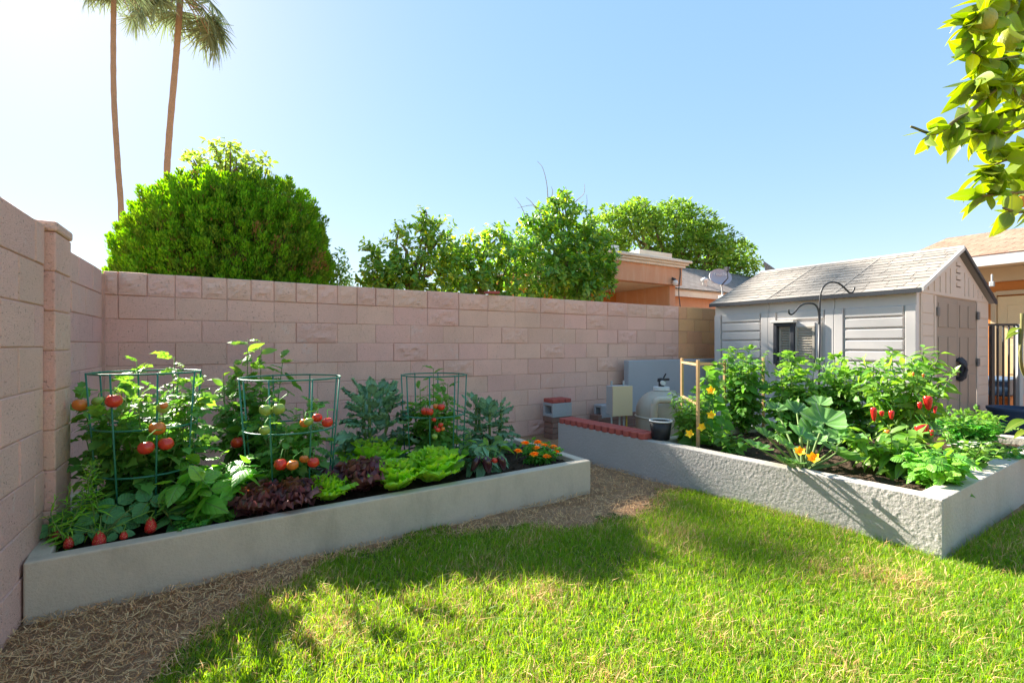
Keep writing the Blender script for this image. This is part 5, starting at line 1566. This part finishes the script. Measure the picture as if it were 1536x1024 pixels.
# ---------------- basil, pepper seedling, herbs, strawberries
def decussate(name, label, cat, base, n, h, spread, tpls, gap, L, mats, extra=(), young=.8):
    return bushy(name, label, cat, base, n, h, spread, tpls, gap, L, mats, young=young, el=.15, extra=extra, sr=.004, taper=.3)
M_basl = leafmat('basil_young', (.12, .29, .035), (.15, .33, .04), .15, .3, None, .4, .4, vein=(.2, .38, .09), vk=5, side=2.0, bumpd=.002)
ba = decussate('basil_plant', 'lush basil bush with cupped leaves hanging over the soil of left bed', 'basil', atY(318, 3.13, SZL), 13, .37, .19, BAS, .022, .14, [M_basil, M_basl])
decussate('leafy_seedling', 'young leafy plant between the strawberries and basil', 'seedling', atY(258, 3.08, SZL), 4, .25, .13, BAS + PEPS, .035, .1, [M_straw_l, M_basil])
bushy('parsley', 'small feathery parsley in front of the young leafy plant', 'herb', atY(280, 2.985, SZL), 9, .07, .09, TOMS, .016, .055, [M_pars], el=.5, sr=.002)
bushy('tarragon', 'upright narrow leaved herb behind the strawberries, taller of two', 'herb', atY(140, 3.10, SZL), 4, .42, .06, NARROW, .008, .085, [M_herb], el=.5, sr=.004, hv=.15)
bushy('tarragon', 'short narrow leaved herb beside the pilaster foot', 'herb', atY(100, 3.04, SZL), 3, .32, .05, NARROW, .008, .075, [M_herb], el=.5, sr=.004, hv=.15)
bushy('tomato_seedling', 'low dark leafy plant in the corner of left bed by the wall', 'seedling', atY(92, 3.1, SZL), 4, .22, .1, TOMS, .03, .11, [M_tom], el=.2, sr=.004)
sb = thing('strawberry_plant', atY(150, 3.0, SZL), 'strawberry plant with red berries at the near corner of left bed', 'strawberry plant')
OV = leaf_tpl(.40, 7, .14, .15, .72, .75, .05, .008)
g = MB(); gs = MB()
sbase = atY(150, 3.02, SZL)
tri_at = [(152, 771, 2.36, .078), (175, 756, 2.42, .075), (120, 783, 2.34, .075), (150, 788, 2.36, .07), (182, 783, 2.4, .065), (82, 790, 2.3, .08), (222, 753, 2.45, .085), (128, 800, 2.3, .06), (200, 772, 2.42, .07), (105, 775, 2.38, .06), (180, 800, 2.32, .045), (142, 758, 2.5, .06)]
for px, py, s, L in tri_at:
    c = P3(px, py, s); a0 = rng.uniform(0, 6)
    if px == 82: a0 = PI + .6
    tiltv = norm(np.array([.25 + rng.normal(0, .15), -.95 + rng.normal(0, .15), .85]))
    for k in range(3):
        a = a0 + k * 2.1 + rng.uniform(-.15, .15); d = np.array([math.cos(a), math.sin(a), 0]); d = d - tiltv * (d @ tiltv)
        g.inst(OV, (c + d * .008)[None], frames(norm(d)[None], tiltv[None]), np.array([L * 1.12 * rng.uniform(.9, 1.1)]))
    gs.tube(curve([sbase, (sbase + c) / 2 + np.array([0, 0, .05]), c], 4), .0028, 5)
g.build('foliage', [M_straw_l], sb, smooth=True); gs.build('stem', [M_stem], sb, smooth=True)
def berry_mat():
    t = NT('strawberry_skin'); uv = t.n('ShaderNodeTexCoord').outputs['Object']
    vo = t.n('ShaderNodeTexVoronoi'); vo.inputs['Scale'].default_value = 150; t.l(t.coord(), vo.inputs['Vector'])
    m = t.ramp(vo.outputs['Distance'], .18, .3, 1, 0)
    c = t.mix(m, (.60, .025, .02), (.70, .42, .12))
    t.bsdf(c, .3, .5, t.bump(vo.outputs['Distance'], .003)); return t.mat
M_berry = berry_mat(); M_berryd = plain('dark_strawberry', (.28, .035, .025), .3, .5, .2, 60)
for px, py, w, h, s, m in ((149, 808, 22, 25, 2.27, M_berry), (226, 787, 20, 24, 2.40, M_berry), (103, 813, 16, 19, 2.24, M_berry), (87, 800, 17, 15, 2.26, M_berryd), (185.5, 802, 13, 13, 2.30, M_berry)):
    r = w * s / FPX / 2; L = h * s / FPX; c = P3(px, py, s)
    pr = [(max(.0008, r * (math.sin(a) ** .8) * (.72 + .30 * -math.cos(a - .0)) * 1.0), L / 2 * -math.cos(a)) for a in np.linspace(0, PI, 14)]
    pr = [(p[0], -p[1]) for p in pr][::-1]
    g = MB(); g.lathe(pr, c, 20); o = g.build('strawberry', [m], sb, smooth=True)
    k = MB(); tp = c + np.array([0, 0, L * .47]); calyx(k, tp, r * 1.0, 8); k.tube(curve([tp, tp + np.array([.0, .01, .03]), sbase + np.array([0, 0, .06])], 4), .002, 5); k.build('calyx', [M_cal], o)

# ---------------- right bed
def soilR(p): return np.array([p[0], p[1], SZR])
def in_r(p): return p[0] < 6.75 + (2.24 - p[1]) * .2 - .02
M_vine = leafmat('vine_leaf', (.06, .16, .025), (.09, .20, .03), .3, .33, None, .5, .3, vein=(.13, .24, .07), vk=4, side=2.4)
# trellis
tr_ = thing('wood_trellis', W(1047, 4.1, SZR), 'pale wooden stake trellis carrying the cucumber vine', 'trellis')
posts = [(1023, 537, 4.75), (1047, 540, 4.1), (1087, 540, 4.9), (1145, 535, 5.0)]
tops = []
for px, py, s in posts:
    t = P3(px, py, s); tops.append(t); g = MB(); w = .024
    g.box((t[0], t[1], (t[2] + SZR - .05) / 2), (w, w, t[2] - SZR + .05)); g.build('stake', [M_wood], tr_, bevel=.003)
def bar(mb, a, b, w=.018):
    a, b = np.array(a), np.array(b); d = norm(b - a); x = norm(np.cross(d, [0, 0, 1.0])); z = np.cross(x, d)
    mb.box((a + b) / 2, (w, np.linalg.norm(b - a), w), 0, np.array([x, d, z]))
for i, k in ((0, 1), (1, 2), (0, 2)):
    for dz in (.04,) if k == 2 else (.04, .38):
        g = MB(); a, b = tops[i] - np.array([0, 0, dz]), tops[k] - np.array([0, 0, dz]); u = norm(b - a); bar(g, a + u * .013, b - u * .013); g.build('crossbar', [M_wood], tr_)
M_cuf = leafmat('yellow_petal', (.80, .50, .02), (.85, .56, .03), .1, .3, None, .5, .2, hue=.008, side=1.2)
cu = thing('cucumber_vine', W(1055, 4.4, SZR), 'cucumber vine with yellow flowers climbing the wooden trellis', 'vine')
vp = [curve([P3(1060, 690, 4.3), P3(1064, 640, 4.35), P3(1058, 590, 4.4), P3(1066, 548, 4.5)], 6), curve([P3(1070, 690, 4.4), P3(1074, 620, 4.5), P3(1068, 560, 4.6), P3(1078, 545, 4.6)], 6), curve([P3(1040, 690, 4.2), P3(1036, 640, 4.2), P3(1046, 600, 4.4), P3(1056, 570, 4.5)], 6), curve([P3(1062, 690, 4.45), P3(1082, 640, 4.6), P3(1078, 590, 4.6), P3(1072, 552, 4.6)], 6), curve([P3(1050, 690, 4.3), P3(1052, 630, 4.35), P3(1070, 600, 4.4), P3(1082, 575, 4.5)], 6)]
g = MB(); leafy(g, vp, VINE, .03, .14, t0=.0, el=-.2, taper=.3, up=.4, jit=.6); g.build('foliage', [M_vine], cu, smooth=True)
g = MB(); [g.tube(P, .004, 5) for P in vp]; g.build('stem', [M_stem], cu, smooth=True)
def star(th, c, r, n, facing, mat, cupd=.35, nm='flower'):
    g = MB(); f = norm(np.array(facing)); x = norm(np.cross(f, [0, 0, 1.0])); y = np.cross(x, f)
    pt = leaf_tpl(.34, 4, .3, -cupd, .7, .8, 0, .03)
    a = np.arange(n) * 2 * PI / n + rng.uniform(0, 1)
    ld = np.cos(a)[:, None] * x + np.sin(a)[:, None] * y + .25 * f
    g.inst(pt, np.tile(c, (n, 1)), frames(ld, np.tile(f, (n, 1))), np.full(n, r))
    g.lathe([(.001, -.01), (r * .16, 0), (r * .12, r * .25), (.001, r * .3)], c, 8)
    return g.build(nm, [mat], th, smooth=True)
tocam = lambda c: norm(np.array([0, 0, CAM_H]) - np.array(c))
for px, py in ((1067, 586), (1067.5, 623), (1053, 641), (1035, 651)):
    c = P3(px, py, 4.08); star(cu, c, .045, 5, tocam(c) + np.array([-.2, .2, .3]), M_cuf)
bushy('leafy_vine', 'pale leaved bushy plant spilling beside the black pot', 'vegetable plant', W(1036, 4.25, SZR), 12, .52, .17, PEPS, .017, .09, [M_pep, M_toml], young=.7, el=.2, bounds=None, extra=[P3(1018, 610, 4.25), P3(1032, 598, 4.3)])
bushy('tall_vegetable', 'tall leafy column of hop like leaves right of the trellis', 'vegetable plant', W(1115, 4.85, SZR), 9, .95, .22, VINE + TOMS, .024, .13, [M_vine, M_toml], young=.85, el=.1, bounds=in_r, extra=[P3(1093, 520, 4.85), P3(1125, 520, 4.9), P3(1138, 545, 4.9)])
decussate('basil_plant', 'low pale green basil at the front edge below the tall leafy column', 'basil', W(1096, 4.0, SZR), 14, .19, .18, BAS, .018, .075, [M_basl, M_toml], young=.5)
bushy('tomato_plant', 'staked tomato plant growing in front of the shed window', 'tomato plant', W(1190, 4.55, SZR), 7, .84, .24, TOMS, .03, .19, [M_tom, M_toml], young=.6, el=.15, bounds=in_r, extra=[P3(1188, 530, 4.55), P3(1172, 560, 4.5), P3(1210, 568, 4.6)])
bushy('tomato_plant', 'tomato plant between the window plant and red pepper bush', 'tomato plant', W(1262, 4.4, SZR), 7, .84, .26, TOMS, .03, .19, [M_tom, M_toml], young=.6, el=.15, bounds=in_r, extra=[P3(1262, 535, 4.4), P3(1240, 570, 4.4), P3(1290, 575, 4.4)])
# red pepper bush
pe = bushy('pepper_plant', 'tall pepper bush hung with red peppers before the shed corner', 'pepper plant', W(1360, 3.95, SZR), 17, .93, .42, PEPS, .017, .125, [M_pep, M_toml], young=.8, el=.1, bounds=None, extra=[P3(1310, 545, 3.9), P3(1385, 520, 4.0), P3(1400, 540, 4.0), P3(1355, 545, 3.9)], taper=.3)
def pepper(px, py, w, h, s, mat):
    r = w * s / FPX / 2 * xk(px); L = h * s / FPX; c = P3(px, py, s)
    pr = [(.001, -L / 2), (r * .3, -L * .47), (r * .62, -L * .3), (r * .88, -L * .02), (r, L * .25), (r * .9, L * .42), (r * .45, L * .47), (.001, L * .42)]
    g = MB(); g.lathe(pr, (0, 0, 0), 18); v = g.v[0]; an = np.arctan2(v[:, 1], v[:, 0]); v[:, :2] *= (1 + .09 * np.cos(3 * an))[:, None]; tl = rng.normal(0, .12); v[:, 0] += tl * v[:, 2]
    g.v[0] = v + c; o = g.build('pepper', [mat], pe, smooth=True)
    k = MB(); tp = c + np.array([tl * L * .45, 0, L * .44]); calyx(k, tp, r * .8, 6); k.tube(curve([tp, tp + np.array([.003, 0, .02]), tp + np.array([-.01, .03, .07])], 4), .0035, 5); k.build('calyx', [M_cal], o)
for a in ((1311, 621, 10, 22, 3.55), (1323, 620, 8, 9, 3.6), (1337.5, 622, 9, 14, 3.55), (1392.5, 604, 15, 22, 3.6), (1380, 608, 8, 11, 3.62), (1403, 614, 6, 12, 3.62), (1380.6, 646, 17, 20, 3.5), (1389, 643, 9, 14, 3.55), (1398, 649, 7, 10, 3.55)): pepper(*a, M_pepr)
pepper(1331, 649, 10, 10, 3.5, M_tomo); pepper(1385, 563, 4, 6, 3.6, M_tomo); pepper(1370, 561, 4, 6, 3.6, M_tomo)
bushy('pepper_plant', 'low glossy leaved pepper plant without fruit at the front rim, right of the squash', 'pepper plant', W(1335, 3.38, SZR), 15, .38, .27, PEPS, .02, .13, [M_pep, M_toml], young=.75, el=.1, bounds=None, taper=.25)
decussate('basil_plant', 'bright green basil bush overhanging the near corner of right bed', 'basil', W(1408, 3.0, SZR), 26, .27, .21, BAS, .02, .10, [M_basil, M_basl])
# white blossoms
wb = bushy('flowering_herb', 'small herb topped with white blossoms near the patio side rim', 'herb', W(1450, 3.4, SZR), 16, .30, .21, BAS, .018, .06, [M_basl, M_toml], young=.5, el=.3, bounds=None)
M_wp = leafmat('white_petal', (.62, .64, .50), (.70, .70, .58), .1, .3, None, .6, .2, side=1.2)
gw = MB()
for i in range(34):
    c = P3(1450 + rng.normal(0, 14), 662 + abs(rng.normal(0, 7)), 3.35 + rng.normal(0, .1)); n = 5
    a = np.arange(n) * 1.257 + rng.uniform(0, 2); gw.inst(PET, np.tile(c, (n, 1)), frames(np.stack([np.cos(a), np.sin(a), .4 + 0 * a], 1), np.tile([0, 0, 1.0], (n, 1))), np.full(n, .014))
gw.build('blossom', [M_wp], wb)
bushy('carrot_tops', 'feathery green herb between the pepper bush and shed door', 'herb', W(1458, 4.25, SZR), 26, .36, .36, TOMS, .02, .10, [M_pars, M_toml], young=.7, el=.5, sr=.003, bounds=None)
bushy('ground_herb', 'low spreading herb along the patio side rim of right bed', 'herb', W(1490, 3.7, SZR), 20, .16, .28, TOMS, .02, .08, [M_pars, M_toml], young=.7, el=.4, sr=.003, bounds=None)

# squash
M_zuc = leafmat('squash_leaf', (.065, .17, .04), (.09, .205, .045), .2, .28, None, .5, .35, vein=(.26, .34, .22), vk=5.5, hue=.01, side=2.0)
def squash_leaf(R, seed):
    r = random.Random(seed); nr, na = 8, 33
    g = np.zeros((nr, na, 3)); uv = np.zeros((nr, na, 2))
    for i in range(nr):
        f = (i + .15) / (nr - 1 + .15)
        for j in range(na):
            th = (-2.7 + 5.4 * j / (na - 1))
            lobe = 1 + .10 * math.cos(5 * th * 1.05) + .03 * math.sin(17 * th + seed)
            rr = R * f * lobe * (1 - .12 * abs(th) / 2.7)
            z = R * (.30 * f * f + .06 * f * math.cos(10.5 * th)) + .02 * R * f * math.sin(th * 6 + seed)
            g[i, j] = (rr * math.sin(th), rr * math.cos(th), z)
            uv[i, j] = ((th * 5 * 1.05 / (2 * PI)) % 1.0, f)
            uv[i, j, 0] = .5 + .5 * math.sin(2.5 * th * 1.05) * .9   # vein lines where the pleats run
    return g, uv
zq = thing('squash_plant', W(1205, 3.42, SZR), 'squash plant with big silvery lobed leaves and orange yellow flowers', 'squash plant')
zb = W(1207, 3.42, SZR)
gl = MB(); gs = MB()
for i, (px, py, wpx, s, yaw, tilt) in enumerate(((1164, 640, 44, 3.4, 2.6, .5), (1202, 650, 40, 3.3, 2.3, .55), (1236, 630, 58, 3.5, 1.4, .5), (1138, 668, 40, 3.3, 2.9, .25), (1178, 664, 34, 3.25, 2.4, .5), (1176, 688, 28, 3.2, 2.9, .5), (1256, 674, 50, 3.35, .1, -.3),
                                                 (1268, 654, 54, 3.5, .3, -.1), (1222, 660, 36, 3.6, 1.2, .2), (1240, 655, 40, 3.7, .8, .3), (1195, 612, 36, 3.8, 1.9, .5), (1165, 610, 30, 3.9, 2.2, .3), (1230, 602, 34, 3.9, 1.4, .3), (1150, 650, 34, 3.45, 2.7, .4), (1215, 640, 34, 3.45, 1.9, .55), (1275, 685, 36, 3.3, -.2, -.1), (1195, 690, 24, 3.15, 3.6, .2))):
    R = wpx * s / FPX * .54; q, uv = squash_leaf(R, i)
    c = P3(px, py + 4, s); q = place(q, c, yaw - YAW, tilt, rng.uniform(-.2, .2)); gl.grid(q, 0, uv)
    gs.tube(curve([zb + rng.normal(0, .012, 3) * np.array([1, 1, 0]), zb * .45 + c * .55 + np.array([0, 0, -.01]), c], 5), np.linspace(.011, .006, 11), 7)
gl.build('foliage', [M_zuc], zq, smooth=True); gs.build('stem', [M_stem], zq, smooth=True)
M_zfl = leafmat('squash_petal', (.85, .38, .01), (.88, .46, .02), .1, .3, None, .5, .2, hue=.008, side=1.2)
for px, py, r in ((1220, 688, .047), (1200, 678, .040)):
    c = P3(px, py, 3.12); star(zq, c, r, 6, tocam(c) + np.array([.1, .1, .5]), M_zfl)
gs = MB()
for i in range(9):
    a = rng.uniform(PI, 2 * PI) - YAW; gs.tube([zb, zb + np.array([math.cos(a) * .12, math.sin(a) * .12, .05]), zb + np.array([math.cos(a) * .2, math.sin(a) * .2, rng.uniform(.03, .16)])], [.009, .008, .004], 6)
gs.build('shoot', [M_stem], zq, smooth=True)
# ------------------------------------------------------------------ light, sky, camera
SUNV = norm(np.array([-.42, 1.44, 1.0]))
EL = math.asin(SUNV[2]); AZ = math.atan2(SUNV[0], SUNV[1])
world = bpy.data.worlds.new('World'); scene.world = world; world.use_nodes = True
wt_ = world.node_tree; wt_.nodes.clear()
sky = wt_.nodes.new('ShaderNodeTexSky'); sky.sky_type = 'NISHITA'; sky.sun_disc = False
sky.sun_elevation = EL; sky.sun_rotation = AZ; sky.altitude = 350; sky.air_density = 1.0; sky.dust_density = 0.3; sky.ozone_density = 1.2
bg = wt_.nodes.new('ShaderNodeBackground'); bg.inputs['Strength'].default_value = .108
wo = wt_.nodes.new('ShaderNodeOutputWorld')
gm = wt_.nodes.new('ShaderNodeGamma'); gm.inputs['Gamma'].default_value = .27     # hazy bright desert sky: compress the range
wt_.links.new(sky.outputs[0], gm.inputs['Color']); hs = wt_.nodes.new('ShaderNodeHueSaturation'); hs.inputs['Saturation'].default_value = 2.55; hs.inputs['Hue'].default_value = .501
wt_.links.new(gm.outputs[0], hs.inputs['Color']); wt_.links.new(hs.outputs[0], bg.inputs['Color']); wt_.links.new(bg.outputs[0], wo.inputs['Surface'])
ld_ = bpy.data.lights.new('sun', 'SUN'); ld_.energy = 2.9; ld_.angle = math.radians(.6); ld_.color = (1.0, .93, .82)
lo = bpy.data.objects.new('sun', ld_); COL.objects.link(lo); lo.location = (-5, 20, 14)
lo.rotation_euler = Vector(SUNV).to_track_quat('Z', 'Y').to_euler()
cam = bpy.data.cameras.new('camera'); co = bpy.data.objects.new('camera', cam); COL.objects.link(co)
cam.sensor_width = 36; cam.lens = 36 * FPX / 1536; cam.clip_end = 2000; cam.clip_start = .02
cam.shift_y = (HOR - 512) / 1536
co.location = (0, 0, CAM_H); co.rotation_euler = (PI / 2, 0, -YAW)
scene.camera = co
vs = scene.view_settings
scene.display_settings.display_device = 'sRGB'
vs.view_transform = 'Standard'; vs.look = 'None'; vs.exposure = 2.8; vs.gamma = 1.0; vs.use_curve_mapping = False
cy = scene.cycles
cy.use_denoising = True; cy.max_bounces = 7; cy.diffuse_bounces = 4; cy.glossy_bounces = 3; cy.transmission_bounces = 5; cy.transparent_max_bounces = 6
cy.caustics_reflective = False; cy.caustics_refractive = False; cy.sample_clamp_indirect = 6
